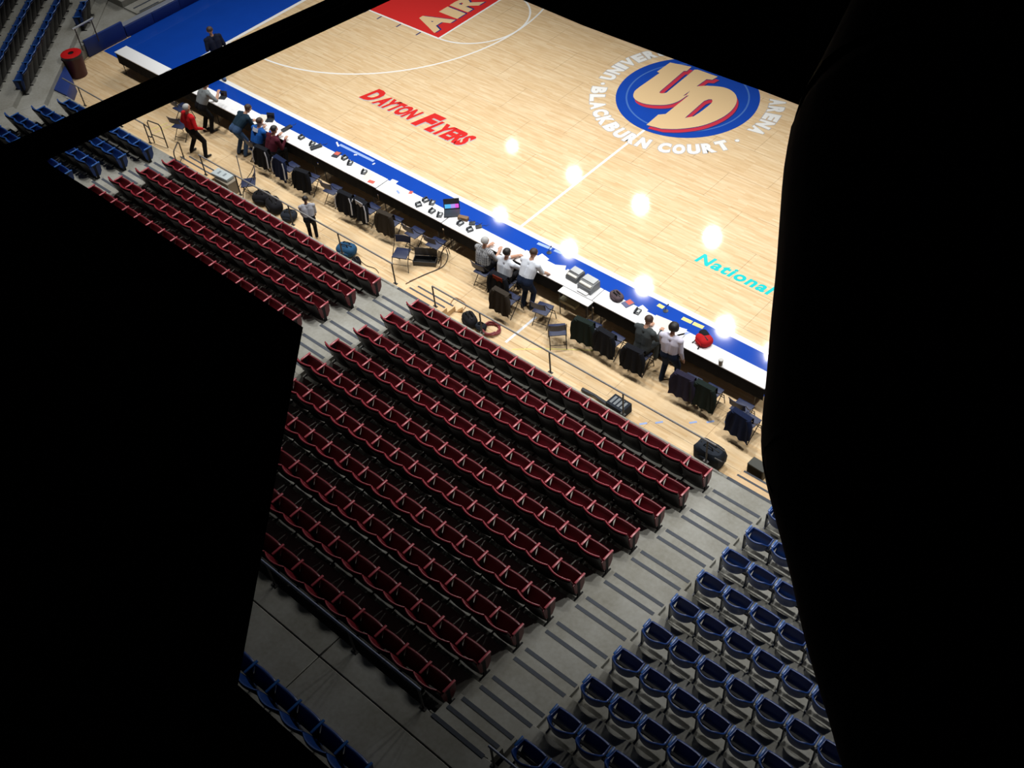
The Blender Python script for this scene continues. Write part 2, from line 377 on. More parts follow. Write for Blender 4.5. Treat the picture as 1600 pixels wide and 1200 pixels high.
# wooden steps from the court up to the deck
WST = mat('step_plywood', (.62, .42, .22), .5, noise=.15, nscale=8)
for (x0, x1, wh) in ((9.15, 10.6, 'wide stair beside blue seats'), (-.45, .85, 'middle stair between red blocks'), (-9.9, -8.2, 'narrow stair near red-shirted person')):
    t = thing('wooden_steps', 'plywood court steps at foot of '+wh, 'steps', ((x0+x1)/2, -3.9, 0))
    hw = (x1-x0)/2
    for i, (ya, yb, z) in enumerate(((0.004, .28, .30), (.28, .55, .15))):
        s_ = ob('step', MB().box(-hw, hw, ya, yb, .001, z).mesh('step', .006, 1), WST, t)
        ob('nosing_strip', MB().box(-hw+.04, hw-.04, yb-.05, yb-.004, z-.001, z+.004), STRIP, s_)

# ------------------------------------------------------------------ seats
def red_parts(wd):
    P = {}
    def bk(u, v):
        a = 2*u-1; x = a*(wd/2-.012)
        zt = .745-.035*a*a; yt = -.175+.075*a*a; zb = .13; yb = .03+.03*a*a
        z = zb+(zt-zb)*v; y = yb+(yt-yb)*(v**1.3)-.02*math.sin(PI*v)*(1-a*a)
        return (x, y, z), (0, 1, .35)
    P['backrest'] = MB().sheet(bk, 8, 5, .026).mesh('backrest', .006, 1)
    def bs(u, v):
        p, n_ = bk(u, v*.955); return (p[0]*1.01, p[1]-.024, p[2]-.02-.05*(1-v)), n_
    P['back_shell'] = MB().sheet(bs, 8, 5, .022).mesh('back_shell', .004, 1)
    P['rim'] = MB().tube([Vector(bk(i/12, 1)[0])+Vector((0, -.004, .002)) for i in range(13)], .017, 6).mesh('rim')
    def pn(u, v):
        a = 2*u-1; x = a*(wd/2-.016)*(1-.04*v*v)
        z = .20+.325*v; y = .075+.16*v+.025*math.sin(PI*v)-.015*a*a
        return (x, y, z), (0, 1, -.45)
    P['seat_pan'] = MB().sheet(pn, 6, 4, .055).mesh('seat_pan', .018, 2)
    P['armrest'] = MB().box(-.022, .022, 0, .275, .488, .525).mesh('armrest', .010, 2)
    P['leg'] = MB().prism([(-.05, 0), (.20, 0), (.20, .02), (.12, .03), (.13, .44), (.22, .49), (.02, .49), (.05, .40), (.04, .03), (-.05, .02)], -.014, .014, 'x').mesh('leg', .003, 1)
    P['end_panel'] = MB().prism([(-.02, .22), (.05, .14), (.17, .14), (.25, .26), (.27, .486), (-.06, .486)], -.012, .012, 'x').mesh('end_panel', .004, 1)
    P['beam'] = MB().box(-wd/2, wd/2, .065, .105, .20, .24).mesh('beam', .004, 1)
    return P
def seat_factory(wd, m_main, m_arm, m_rim):
    P = red_parts(wd)
    for k, m_ in (('backrest', m_main), ('seat_pan', m_main), ('armrest', m_arm), ('leg', IRON), ('end_panel', m_main), ('beam', IRON), ('back_shell', SHELL), ('rim', m_rim)):
        P[k].materials.append(m_)
    def make(name, loc, rz, label, group, first=False, last=False):
        t = thing(name, label, 'seat', loc, rz, group)
        br_ = ob('backrest', P['backrest'], None, t); ob('rim', P['rim'], None, br_); ob('back_shell', P['back_shell'], None, t)
        ob('seat_pan', P['seat_pan'], None, t); ob('beam', P['beam'], None, t)
        ob('armrest', P['armrest'], None, t, (wd/2, 0, 0)); ob('leg', P['leg'], None, t, (wd/2, 0, 0))
        if first:
            ob('armrest', P['armrest'], None, t, (-wd/2, 0, 0)); ob('leg', P['leg'], None, t, (-wd/2, 0, 0)); ob('end_panel', P['end_panel'], None, t, (-wd/2, 0, 0))
        if last: ob('end_panel', P['end_panel'], None, t, (wd/2, 0, 0))
        return t
    return make
CABP = [(-330, 190), (0, 221), (56, 231), (82, 256), (140, 292), (350, 427), (477, 510), (429, 775), (374, 1075), (-330, 1075)]
DRP = [(1375, -90), (1246, 166), (1218, 340), (1189, 698), (1237, 908), (1345, 1290), (3000, 1290), (3000, -90)]
def pix(p):
    d = Vector(p)-CP; z = d.dot(CF); return 800+FPX*d.dot(CR)/z, 600+FPX*d.dot(CD)/z
def inside(poly, x, y):
    c_ = False
    for i in range(len(poly)):
        x0, y0 = poly[i]; x1, y1 = poly[i-1]
        if (y0 > y) != (y1 > y) and x < (x1-x0)*(y-y0)/(y1-y0)+x0: c_ = not c_
    return c_
def shows(x, y, z, mg=12):
    # a seat the photograph shows nothing of is left out
    for dx in (-.3, .3):
        for dy, dz in ((-.2, .75), (.25, .5), (0, .05)):
            u, v = pix((x+dx, y+dy, z+dz))
            for ax, ay in ((mg, -mg), (-mg, mg), (mg, mg), (-mg, -mg)):
                if -mg < u < 1600+mg and -mg < v < 1200+mg and not inside(CABP, u+ax, v+ay) and not inside(DRP, u+ax, v+ay) and v+ay < 704+.953*(u+ax)+15: return True
    return False
AR = .66     # arm rear lies this far behind the tread edge
redseat = seat_factory(.519, RED, REDA, mat('red_rim_plastic', (.26, .016, .03), .4))
N = 16
for k in range(10):
    for i in range(N):
        if not shows(.66+.519*(i+.5), Ye(k)-AR, Zt(k)): continue
        redseat('stadium_seat', (.66+.519*(i+.5), Ye(k)-AR, Zt(k)), 0,
                f'red seat of ten-row block, {ORD[k]} row from rail, {ORD[N-1-i]} from stair beside blue seats', 'red seats of the ten-row block', i == 0, i == N-1)
for k in range(5):
    for i in range(N):
        if not shows(-8.95+.519*(i+.5), Ye(k)-AR, Zt(k)): continue
        redseat('stadium_seat', (-8.95+.519*(i+.5), Ye(k)-AR, Zt(k)), 0,
                f'red seat of block behind the floor bags, {ORD[k]} row, {ORD[N-1-i]} from middle stair', 'red seats of the block behind the floor bags', i == 0, i == N-1)
blueseat = seat_factory(.519, BLU, BLUA, mat('blue_rim_plastic', (.012, .07, .28), .4))
for k in range(4):
    for i in range(8):
        if not shows(-14.2+.519*(i+.5), Ye(k)-AR, Zt(k)): continue
        blueseat('stadium_seat', (-14.2+.519*(i+.5), Ye(k)-AR, Zt(k)), 0,
                 f'blue armrest seat of side block by red bin, {ORD[k]} row, {ORD[7-i]} from narrow stair', 'blue seats of the side block by the red bin', i == 0, i == 7)
for i in range(8):
    if not shows(5.05+.519*(i+.5), -13.72, ZW): continue
    blueseat('stadium_seat', (5.05+.519*(i+.5), -13.72, ZW), 0, f'blue seat behind bare concrete walkway, {ORD[7-i]} from the open end', 'blue seats behind the walkway', i == 0, i == 7)
# blue tub seats
def tub_parts(wd):
    P = {}
    def sh(u, v):
        th = (2*u-1)*118; a = abs(th); sg = 1 if th >= 0 else -1
        if a <= 90: x = .238*math.sin(math.radians(th)); y = .045-.205*math.cos(math.radians(th)); nx, ny = -math.sin(math.radians(th)), math.cos(math.radians(th))
        else: x = .238*sg-.012*sg*(a-90)/28; y = .045+.19*(a-90)/28; nx, ny = -sg, 0
        s_ = min(1, max(0, (a-35)/65)); s_ = s_*s_*(3-2*s_)
        zt = .70-.175*s_; zb = .40+.04*s_
        z = zb+(zt-zb)*v; k = .93+.07*v
        return (x*k, (y-.045)*k+.045+.03*(1-v), z), (nx, ny, .25)
    P['shell'] = MB().sheet(sh, 22, 4, .034).mesh('shell', .012, 2)
    def pn(u, v):
        a = 2*u-1; x = a*.222*(1-.04*v*v); z = .27+.27*v; y = .13+.105*v+.02*math.sin(PI*v)-.012*a*a
        return (x, y, z), (0, 1, -.4)
    P['seat_pan'] = MB().sheet(pn, 6, 4, .05).mesh('seat_pan', .018, 2)
    P['leg'] = MB().prism([(-.06, 0), (.18, 0), (.18, .02), (.10, .03), (.11, .40), (.03, .42), (.02, .03), (-.06, .02)], -.016, .016, 'x').mesh('leg', .003, 1)
    P['armrest'] = MB().box(-.02, .02, .05, .25, .50, .53).mesh('armrest', .010, 2)
    P['beam'] = MB().box(-wd/2, wd/2, .04, .09, .30, .35).mesh('beam', .004, 1)
    for k, m_ in (('shell', BLU), ('seat_pan', BLU), ('leg', mat('dark_blue_iron', (.012, .02, .05), .4)), ('armrest', BLUA), ('beam', IRON)): P[k].materials.append(m_)
    return P
TW = .556; TP = tub_parts(TW)
for k in range(10):
    ncol = [4, 5, 6, 7, 8, 9, 9, 9, 8, 6][k]
    for i in range(ncol):
        t = thing('tub_seat', f'blue tub seat by wide stair, {ORD[k]} row from rail, {ORD[i]} from stair', 'seat', (10.40+TW*(i+.5), Ye(k)-AR, Zt(k)), 0, 'blue tub seats by the wide stair')
        for nm in ('shell', 'seat_pan', 'beam'): ob(nm, TP[nm], None, t)
        ob('leg', TP['leg'], None, t, (TW/2, 0, 0)); ob('armrest', TP['armrest'], None, t, (-TW/2+.012, 0, 0))
        if i == 0: ob('leg', TP['leg'], None, t, (-TW/2, 0, 0))

# ------------------------------------------------------------------ corner stand (45 degrees) and end wall
CT = Vector((.685, -.728, 0)); CN = Vector((.728, .685, 0)); CRZ = math.atan2(CT.y, CT.x)+PI
ctier = struct(empty('corner_tier'))
base = Vector((-19.62, -1.0, 0))          # arm line of row one at its upper end
def cpos(row, s, z): p = base-CN*(DY*row)+CT*s; return Vector((p.x, p.y, z))
for r in range(-1, 5):
    zt = Zt(r+1); fo = .66 if r >= 0 else .30; a = cpos(r, -4, 0)+CN*fo; b = cpos(r, 5.71+.349*r if r >= 0 else 1.72, 0)+CN*fo
    c_ = (cpos(r+1, 5.71+.349*(r+1), 0)+CN*.66) if r >= 0 else b-CN*(DY+.02); d = a-CN*(DY+.02)
    ob('tread', MB().prism([(a.x, a.y), (b.x, b.y), (c_.x, c_.y), (d.x, d.y)][::-1], 0.002, zt), CONC, ctier)
ob('landing', MB().prism([(-17.66, -1.7), (-16.56, -3.86), (-14.9, -3.9), (-14.9, -4.8), (-19.5, -4.8), (-19.5, -1.7)], 0.003, .44), CONC, ctier)
ob('landing', MB().box(-21, -17.74, -1.4, .56, .003, .40), CONC, ctier)
for r in range(-1, 4):
    s0, s1 = ((-.05, 1.45) if r == -1 else (-.6, 5.3))
    n = int((s1-s0)/.519)
    for i in range(n):
        p = cpos(r, s0+.519*(i+.5), Zt(r+1))
        if not shows(p.x, p.y, p.z): continue
        blueseat('stadium_seat', p, CRZ, f'blue seat of angled corner block behind bin, {ORD[r+1]} row, {ORD[n-1-i]} from low end', 'blue seats of the angled corner block', i == n-1, i == 0)
# end stand treads (dim concrete steps past the corner block) and the blue seat ends beyond
etier = struct(empty('end_tier'))
for r in range(4):
    ob('tread', MB().box(-18.6-.8*r, -17.82-.8*r, .55, 9, .002, .45+.2*r).mesh('tread', .008, 1), CONC, etier)
    for s_ in (0, 1): ob('nosing_strip', MB().box(-17.9-.8*r-.36*s_, -17.83-.8*r-.36*s_, .7, 1.5, .45+.2*r, .457+.2*r), STRIP, etier)
for r in range(3):
    for i in range(6):
        if not shows(-18.45-.8*r, 1.95+.519*(i+.5), .45+.2*r): continue
        blueseat('stadium_seat', (-18.45-.8*r, 1.95+.519*(i+.5), .45+.2*r), -PI/2, f'blue seat of end block behind blue apron, {ORD[r]} row, {ORD[i]} from its stair', 'blue seats of the end block', i == 5, i == 0)
PAD = mat('navy_wall_pad', (.010, .035, .19), .55, noise=.1, nscale=4)
wall = struct(empty('wall_left'))
def pad(a, b, h, th=.09):
    a = Vector((*a, 0)); b = Vector((*b, 0)); d = (b-a); n = Vector((d.y, -d.x, 0)).normalized()*th
    L = d.length; k = max(1, round(L/1.2))
    for i in range(k):
        p = a+d*(i/k)+d.normalized()*.006; q = a+d*((i+1)/k)-d.normalized()*.006
        ob('wall_pad', MB().prism([(p.x, p.y), (q.x, q.y), (q.x-n.x, q.y-n.y), (p.x-n.x, p.y-n.y)], .004, h).mesh('wall_pad', .015, 2), PAD, wall)
pad((-17.62, 8.9), (-17.62, -.2), .38); pad((-17.62, -.22), (-17.62, -1.75), .60)
mp_ = [at(u, v, .5) for u, v in ((96, 93), (84, 139.5), (103.5, 148.5), (112.5, 122))]
ob('wall_pad', MB().prism([(p.x, p.y) for p in mp_], .004, .5).mesh('wall_pad', .02, 2), PAD, wall)
CAPM = mat('grey_ledge_metal', (.34, .37, .45), .4, metal=.3)
ob('ledge_cap', MB().box(-17.80, -17.56, -.2, 8.9, .385, .42).mesh('ledge_cap', .006, 1), CAPM, wall)

# ------------------------------------------------------------------ rails
def rail(label, x0, x1, posts, y=-3.86, zb=Z0, h=.66, ends=True, m_=STEEL, r=.021):
    t = thing('guard_rail', label, 'railing', ((x0+x1)/2, y, zb)); cx = (x0+x1)/2
    ob('top_rail', MB().tube([(x0-cx, 0, h), (x1-cx, 0, h)], r, 10).mesh('top_rail'), m_, t)
    for p in posts:
        po = ob('post', MB().tube([(p-cx, 0, .012), (p-cx, 0, h-r*.5)], .019, 8).mesh('post'), DSTEEL, t)
        ob('base_plate', MB().box(p-cx-.06, p-cx+.06, -.03, .03, .001, .012), DSTEEL, po)
    if ends:
        ob('end_loop', MB().tube([(x1-cx, 0, h), (x1-cx+.22, 0, h-.03), (x1-cx+.27, 0, h-.12), (x1-cx+.25, 0, .34), (x1-cx+.18, 0, .27), (x1-cx, 0, .26)], .017, 8).mesh('end_loop'), DSTEEL, t)
    return t
rail('grey pipe rail in front of ten-row red block', .72, 8.75, [.72, 2.25, 4.35, 6.4, 8.55])
rail('grey pipe rail in front of floor bags and left red seats', -8.35, -.62, [-8.3, -6.75, -4.55, -2.62, -.66], ends=False)
rail('dark pipe rail in front of blue side block by red bin', -15.2, -10.95, [-14.35, -12.4, -10.95])
rail('bluish pipe rail along walkway behind last red row', -1.0, 9.0, [-.9, 1.2, 3.3, 5.4, 7.4, 8.95], y=-12.22, zb=ZW, h=.62, ends=False, m_=mat('bluish_rail_paint', (.22, .26, .38), .4))
rail('bluish pipe rail behind last blue tub row', 10.38, 15, [10.42, 12.4, 14.4], y=-12.22, zb=ZW, h=.62, ends=False, m_=mat('bluish_rail_paint', (.22, .26, .38), .4))
# light handrail beside the corner block
p0, p1 = at(113, 46, 1.25), at(145, 28, 1.25)
t = thing('hand_rail', 'pale metal handrail at low end of corner block above bin', 'railing', (p0.x, p0.y, .45))
ob('top_rail', MB().tube([(0, 0, .8), (p1.x-p0.x, p1.y-p0.y, .8)], .03, 8).mesh('top_rail'), mat('pale_rail_metal', (.55, .60, .66), .35, metal=.4), t)
for f_ in (.1, .9): ob('post', MB().tube([((p1.x-p0.x)*f_, (p1.y-p0.y)*f_, .002), ((p1.x-p0.x)*f_, (p1.y-p0.y)*f_, .79)], .02, 8).mesh('post'), DSTEEL, t)
# small steel barrier frames by the stair near the red-shirted person
def frame_rail(u, v, label, rz):
    p = at(u, v, 0); t = thing('barrier_frame', label, 'railing', (p.x, p.y, 0), rz)
    ob('frame', MB().tube([(-.28, 0, .006), (-.28, 0, .72), (-.22, 0, .80), (.22, 0, .80), (.28, 0, .72), (.28, 0, .006)], .018, 8).mesh('frame'), DSTEEL, t)
    ob('cross_bar', MB().tube([(-.28, 0, .3), (.28, 0, .3)], .013, 8).mesh('cross_bar'), DSTEEL, t)
frame_rail(252, 227, 'dark tubular frame standing on wood by blue side block', .15)
frame_rail(287, 265, 'dark tubular frame standing behind the red-shirted person', -.9)

# ------------------------------------------------------------------ press tables
tb_top = MB().box(-1.215, 1.215, -.235, .235, .72, .75).mesh('table_top', .006, 2); tb_top.materials.append(TBW)
def skf(u, v):
    x = -1.2+2.4*u; return (x, .215+.008*math.sin(x*26)*(1-v), .03+.68*v), (0, 1, 0)
tb_sk = MB().sheet(skf, 60, 2, .006).mesh('skirt'); tb_sk.materials.append(SKIRT)
tb_s2 = MB().sheet(lambda u, v: ((-1.2+2.4*u, -.205+.006*math.sin(u*60)*(1-v), .34+.375*v), (0, 1, 0)), 60, 2, .006).mesh('skirt'); tb_s2.materials.append(SKIRT)
tb_leg = MB().tube([(0, -.19, .004), (0, -.19, .70), (0, .17, .70), (0, .17, .004)], .013, 8).mesh('leg'); tb_leg.materials.append(CHF)
TX = [-14.57, -12.12, -9.70, -7.24, -4.80, -2.34, .12, 2.58, 5.03, 7.30]
TLAB = ['near the walking man on blue apron', 'under the grey-shirted person', 'under leaning person in jeans', 'before the blue-shirted seated person', 'before navy striped jackets', 'before the brown draped jacket', 'with the glowing laptop', 'under the two white-shirted people', 'with printers and grey-suited person', 'with the red backpack']
for i, x in enumerate(TX):
    t = thing('folding_table', 'long white-topped press table '+TLAB[i], 'table', (x, -1.44+(.0, .0, .0, .0, .0, -.02, -.03, 0, 0, .02)[i], 0), random.uniform(-.004, .004), 'white press tables along the sideline')
    ob('table_top', tb_top, None, t); ob('skirt', tb_sk, None, t); ob('skirt', tb_s2, None, t)
    for s_ in (-1, 1): ob('leg', tb_leg, None, t, (s_*1.0, 0, 0))
TZ = .75
def tpos(u, v):
    p = at(u, v, TZ); return (p.x, max(-1.62, min(-1.26, p.y)), TZ+.0005)

# ------------------------------------------------------------------ folding chairs
def chair_meshes():
    P = {}
    P['seat'] = MB().box(-.20, .20, -.20, .20, .425, .45).mesh('seat', .010, 2)
    def bk(u, v):
        a = 2*u-1; return (a*.20, -.235+.03*a*a-.03*v, .62+.20*v), (0, 1, .15)
    P['backrest'] = MB().sheet(bk, 6, 2, .016).mesh('backrest', .004, 1)
    for s_, k in ((-1, 'l'), (1, 'r')):
        P['front_leg'+k] = MB().tube([(s_*.215, .23, .004), (s_*.215, .17, .30), (s_*.215, -.12, .62) , (s_*.215, -.235, .82)], .011, 6).mesh('front_leg')
        P['rear_leg'+k] = MB().tube([(s_*.195, -.24, .004), (s_*.195, .15, .43)], .011, 6).mesh('rear_leg')
    P['cross_bar'] = MB().tube([(-.215, .19, .2), (.215, .19, .2)], .008, 6).mesh('cross_bar')
    P['rear_bar'] = MB().tube([(-.195, -.17, .09), (.195, -.17, .09)], .008, 6).mesh('rear_bar')
    for k, m_ in P.items(): m_.materials.append(CHN if k in ('seat', 'backrest') else CHF)
    return P
CHP = chair_meshes()
def chair(x, y, rz, label, group='navy folding chairs'):
    t = thing('folding_chair', label, 'chair', (x, y, 0), rz, group)
    for k in CHP: ob(CHP[k].name.split('.')[0], CHP[k], None, t)
    return t
def jacket(x, y, rz, col, label, stripe=None, inner=None, length=.60):
    """jacket hung over a folding chair back at (x,y)"""
    t = thing('jacket', label, 'jacket', (x, y, 0), rz, 'jackets over chair backs')
    ph = random.uniform(0, 6); lean = .03
    def body(u, v):
        a = 2*u-1; s_ = v*(length+.26)
        if s_ < .2: y_ = -.17+.0*s_; z = .66+s_; ny = 1
        elif s_ < .26: q = (s_-.2)/.06; y_ = -.17-.14*q; z = .86+.012*math.sin(PI*q); ny = 0
        else: q = s_-.26; y_ = -.31-.10*q/length-.012*math.sin(9*a+ph)*q/length*2; z = .86-q; ny = -1
        wx = .24+.07*max(0, s_-.26)/length
        return (a*wx, y_, z), ((0, ny, .2) if ny else (0, 0, 1))
    b = ob('body', MB().sheet(body, 16, 16, .02).mesh('body'), col, t)
    for s_ in (-1, 1):
        pts = [(s_*.20, -.30, .84), (s_*.27, -.33, .70), (s_*.285, -.36, .52), (s_*.28, -.37, .36)]
        sl = ob('sleeve', MB().tube(pts, [.055, .06, .055, .045], 10).mesh('sleeve'), col, t)
        if stripe:
            ob('stripe', MB().tube([(p[0]+s_*.02, p[1]-.05, p[2]) for p in pts], .02, 6).mesh('stripe'), stripe, sl)
    if inner:
        ob('lining', MB().box(-.15, .15, -.34, -.325, .70, .86).mesh('lining', .004, 1), inner, t)
    return t
JB = cloth('black', (.008, .009, .013)); JN = cloth('navy', (.008, .014, .045)); JBR = cloth('brown', (.035, .028, .022)); JG = cloth('dark_green', (.010, .017, .015)); JP = cloth('dark_purple', (.020, .018, .038)); JW = cloth('white_stripe', (.55, .56, .62), .05); JR = cloth('dark_red_lining', (.22, .03, .015))
YC = -2.12
CH = [(-11.75, 0, 'beside grey-shirted person', None), (-11.0, .3, 'with bare seat behind red-shirted person', 'bare'),
      (-7.50, .05, 'under black jacket with white chest stripes', (JB, JW, None, 'black jacket with white stripes behind maroon-sweater person')),
      (-6.62, -.08, 'under navy jacket with one pale stripe', (JN, JW, None, 'navy jacket with pale stripe beside maroon-sweater person')),
      (-5.75, .15, 'under plain black jacket near table middle', (JB, None, None, 'plain black jacket beside bare navy chair')),
      (-4.85, .1, 'bare between black jackets', 'bare'),
      (-3.98, .05, 'under wide black jacket with two white stripes', (JB, JW, None, 'black striped jacket beside bare navy chair')),
      (-3.38, -.06, 'under black jacket with pale grey collar', (JB, JW, JW, 'black jacket with pale collar and stripes beside brown jacket')),
      (-2.50, .1, 'under brown jacket', (JBR, None, None, 'dark brown jacket over chair behind open case')),
      (-1.70, 0, 'dark, pulled up to table left of laptop', 'bare'), (-.95, .1, 'dark, pulled up before glowing laptop', 'bare'),
      (.76, .05, 'carrying person in plaid shirt', 'sit'), (1.52, .05, 'carrying white-shirted person', (JB, None, JR, 'black jacket with red lining behind seated white-shirted person')),
      (1.96, .0, 'under brown coat beside standing white-shirted person', (JBR, None, None, 'long brown coat beside standing white-shirted person')),
      (4.15, .1, 'dark green, beside printers', (JG, None, None, 'dark green jacket over chair behind printers')), (4.82, -.05, 'under black jacket between printers and suit', (JB, None, None, 'black jacket over chair beside grey-suited person')),
      (5.62, .05, 'carrying grey-suited person', (JB, None, None, 'long black coat behind grey-suited person')),
      (6.98, .05, 'under dark purple jacket', (JP, None, None, 'dark purple jacket beside lavender-shirted person')), (7.52, 0, 'under dark green jacket near cup', (JG, None, None, 'dark green jacket over chair behind tan cup')),
      (8.30, 0, 'navy, bare near table end', 'bare'), (8.62, -.1, 'under navy jacket at end of table row', (JN, None, None, 'navy jacket over chair at end of table row'))]
for i, (x, rz, lb, j) in enumerate(CH):
    y = YC-{1: .58, 13: .40, 20: .25}.get(i, 0)-random.uniform(0, .06)
    chair(x, y, rz, 'navy folding chair '+lb)
    if isinstance(j, tuple): jacket(x, y, rz, j[0], j[3], j[1], j[2])
for (u, v, rz, lb) in ((631, 416, -2.7, 'standing alone on wood beside open black case'), (850, 503, .2, 'standing behind the white-shirted people'), (872, 536, .75, 'turned askew nearest the rail with bare seat'), (394, 305, 2.4, 'beside rail and heap of black bags')):
    p = at(u, v); chair(p.x, p.y, rz, 'navy folding chair '+lb)

# ------------------------------------------------------------------ people
def capsule_mesh(caps, voxel):
    b = MB()
    for (p, q, r0, r1, m_) in caps:
        p = Vector(p); q = Vector(q); d = q-p
        if d.length < 1e-5: b.ball(p, r0, 12, 8); continue
        t = d.normalized(); pts = []; rs = []
        for k in (-.98, -.8, -.5, 0): pts.append(p+t*r0*k); rs.append(r0*math.sqrt(1-k*k))
        for k in (0, .5, .8, .98): pts.append(q+t*r1*k); rs.append(r1*math.sqrt(1-k*k))
        b.tube(pts, rs, 12)
    me = bpy.data.meshes.new('body'); me.from_pydata(b.v, [], b.f)
    o = bpy.data.objects.new('tmp', me); COL.objects.link(o)
    md = o.modifiers.new('r', 'REMESH'); md.mode = 'VOXEL'; md.voxel_size = voxel; md.use_smooth_shade = True
    ms = o.modifiers.new('s', 'SMOOTH'); ms.factor = .5; ms.iterations = 2
    dg = bpy.context.evaluated_depsgraph_get(); out = bpy.data.meshes.new_from_object(o.evaluated_get(dg))
    bpy.data.objects.remove(o); bpy.data.meshes.remove(me)
    return out
def ik(a, b, l1, l2, hint):
    a = Vector(a); b = Vector(b); d = b-a; L = min(d.length, (l1+l2)*.995); dn = d.normalized()
    x = (l1*l1-l2*l2+L*L)/(2*L); h = math.sqrt(max(0, l1*l1-x*x))
    hv = Vector(hint); hv = (hv-dn*hv.dot(dn)).normalized()
    return a+dn*x+hv*h, a+dn*L
def person(label, loc, rz, pel=(0, 0, .90), lean=8, side=0, hl=(-.25, .15, .85), hr=(.25, .15, .85), fl=(-.1, 0, .0), fr=(.1, 0, .0), shirt=None, pants=None, shoe=None, skin=SKIN, hair=None, sleeves='long', headpitch=None, hd='short', k=1.0, elb=(-.3, -1, -.2), turn=0, bk=1.18, prt=None):
    t = thing('person', label, 'person', loc, rz)
    pel = Vector(pel); ln = math.radians(lean); sd = math.radians(side)
    up = Vector((math.sin(sd), math.sin(ln)*math.cos(sd), math.cos(ln)*math.cos(sd))); fw = Vector((0, math.cos(ln), -math.sin(ln)))
    rt = fw.cross(up).normalized(); fw = up.cross(rt).normalized()
    waist = pel+up*.16; chest = pel+up*.36; nb = pel+up*.51
    caps = []
    A = lambda p, q, r0, r1, m_: caps.append((p, q, r0, r1, m_))
    sh, pa, sk, so = 0, 1, 2, 3
    for s_ in (-1, 1):
        A(pel+rt*.08*bk*s_-up*.02, waist+rt*.07*bk*s_, .108*bk, .10*bk, pa)
        A(waist+rt*.07*bk*s_-up*.03, chest+rt*.09*bk*s_, .106*bk, .110*bk, sh)
        A(chest+rt*.09*bk*s_, nb+rt*.10*bk*s_-up*.05, .110*bk, .085*bk, sh)
    SL, SR = nb-rt*.185*bk-up*.055, nb+rt*.185*bk-up*.055
    A(SL, SR, .068*bk, .068*bk, sh)
    hp = math.radians(headpitch if headpitch is not None else lean*.6)
    hu = Vector((math.sin(sd)*.5, math.sin(hp), math.cos(hp))); hf = Vector((0, math.cos(hp), -math.sin(hp)))
    if turn: hf = Matrix.Rotation(math.radians(turn), 3, hu) @ hf
    hr_ = hf.cross(hu)
    A(nb-up*.03, nb+hu*.09+hf*.01, .058, .052, sk)
    hc = nb+hu*.19+hf*.025
    A(hc-hf*.015, hc+hf*.015+hu*.02, .088, .088, sk); A(hc+hu*.03-hf*.02, hc+hu*.03-hf*.02, .09, .09, sk); A(hc-hu*.05+hf*.03, hc-hu*.075+hf*.045, .058, .045, sk)
    A(hc-hu*.005+hf*.095, hc-hu*.03+hf*.112, .012, .016, sk)
    for s_ in (-1, 1): A(hc+hr_*.088*s_-hu*.02, hc+hr_*.094*s_+hu*.015-hf*.008, .016, .018, sk)
    for s_, S0, tg in ((-1, SL, hl), (1, SR, hr)):
        e, wr = ik(S0, tg, .29, .26, Vector((elb[0]*-s_, elb[1], elb[2])))
        A(S0, e, .060*bk, .048*bk, sh)
        mid = S0+(e-S0)*.72
        A(e, wr, .046*bk, .032*bk, sh if sleeves == 'long' else sk)
        if sleeves == 'short': A(mid, e, .050*bk, .048*bk, sk)
        d = (wr-e).normalized(); across = d.cross(Vector((0, 0, 1)));
        across = (across if across.length > .2 else d.cross(Vector((0, 1, 0)))).normalized(); dn = across.cross(d).normalized()*(-1 if across.cross(d).z > 0 else 1)
        A(wr+across*.018, wr+d*.08+across*.024, .022, .020, sk); A(wr-across*.018, wr+d*.08-across*.024, .022, .020, sk)
        for q, (o_, L1) in enumerate(((-.036, .062), (-.012, .076), (.013, .072), (.037, .058))):
            b0 = wr+d*.085+across*o_; b1 = b0+d*L1*.55+dn*.012+across*o_*.18; b2 = b1+d*L1*.35+dn*.028
            A(b0, b1, .0105, .0095, sk); A(b1, b2, .0095, .008, sk)
        th0 = wr+d*.02-across*.03*s_; th1 = th0+d*.035-across*.032*s_+dn*.012; A(th0, th1, .014, .011, sk); A(th1, th1+d*.03+dn*.012, .011, .009, sk)
    for s_, ft in ((-1, fl), (1, fr)):
        hip = pel+rt*.09*s_-Vector((0, 0, .03)); an = Vector(ft)+Vector((0, 0, .075))
        kn, an = ik(hip, an, .43, .42, Vector((s_*.08, 1, .1)))
        A(hip, kn, .090*bk, .064*bk, pa); A(kn, an, .062*bk, .050*bk, pa)
        A(an-Vector((0, .03, .035)), an+Vector((s_*.02, .15, -.042)), .038, .033, so)
    me = capsule_mesh(caps, .0135)
    n = len(me.polygons); cen = np.zeros(n*3); me.polygons.foreach_get('center', cen); cen = cen.reshape(-1, 3)
    best = np.full(n, 1e9); idx = np.zeros(n, int)
    for (p, q, r0, r1, m_) in caps:
        p = np.array(p); q = np.array(q); d = q-p; L2 = d@d
        tt = np.clip(((cen-p)@d)/L2, 0, 1) if L2 > 1e-9 else np.zeros(n)
        dist = np.linalg.norm(cen-(p+tt[:, None]*d), axis=1)-(r0+(r1-r0)*tt)
        b = dist < best-1e-4; best[b] = dist[b]; idx[b] = m_
    for m_ in (shirt, pants, skin, shoe or JB): me.materials.append(m_)
    me.polygons.foreach_set('material_index', idx.astype(np.int32)); me.update()
    bo = ob('body', me, None, t)
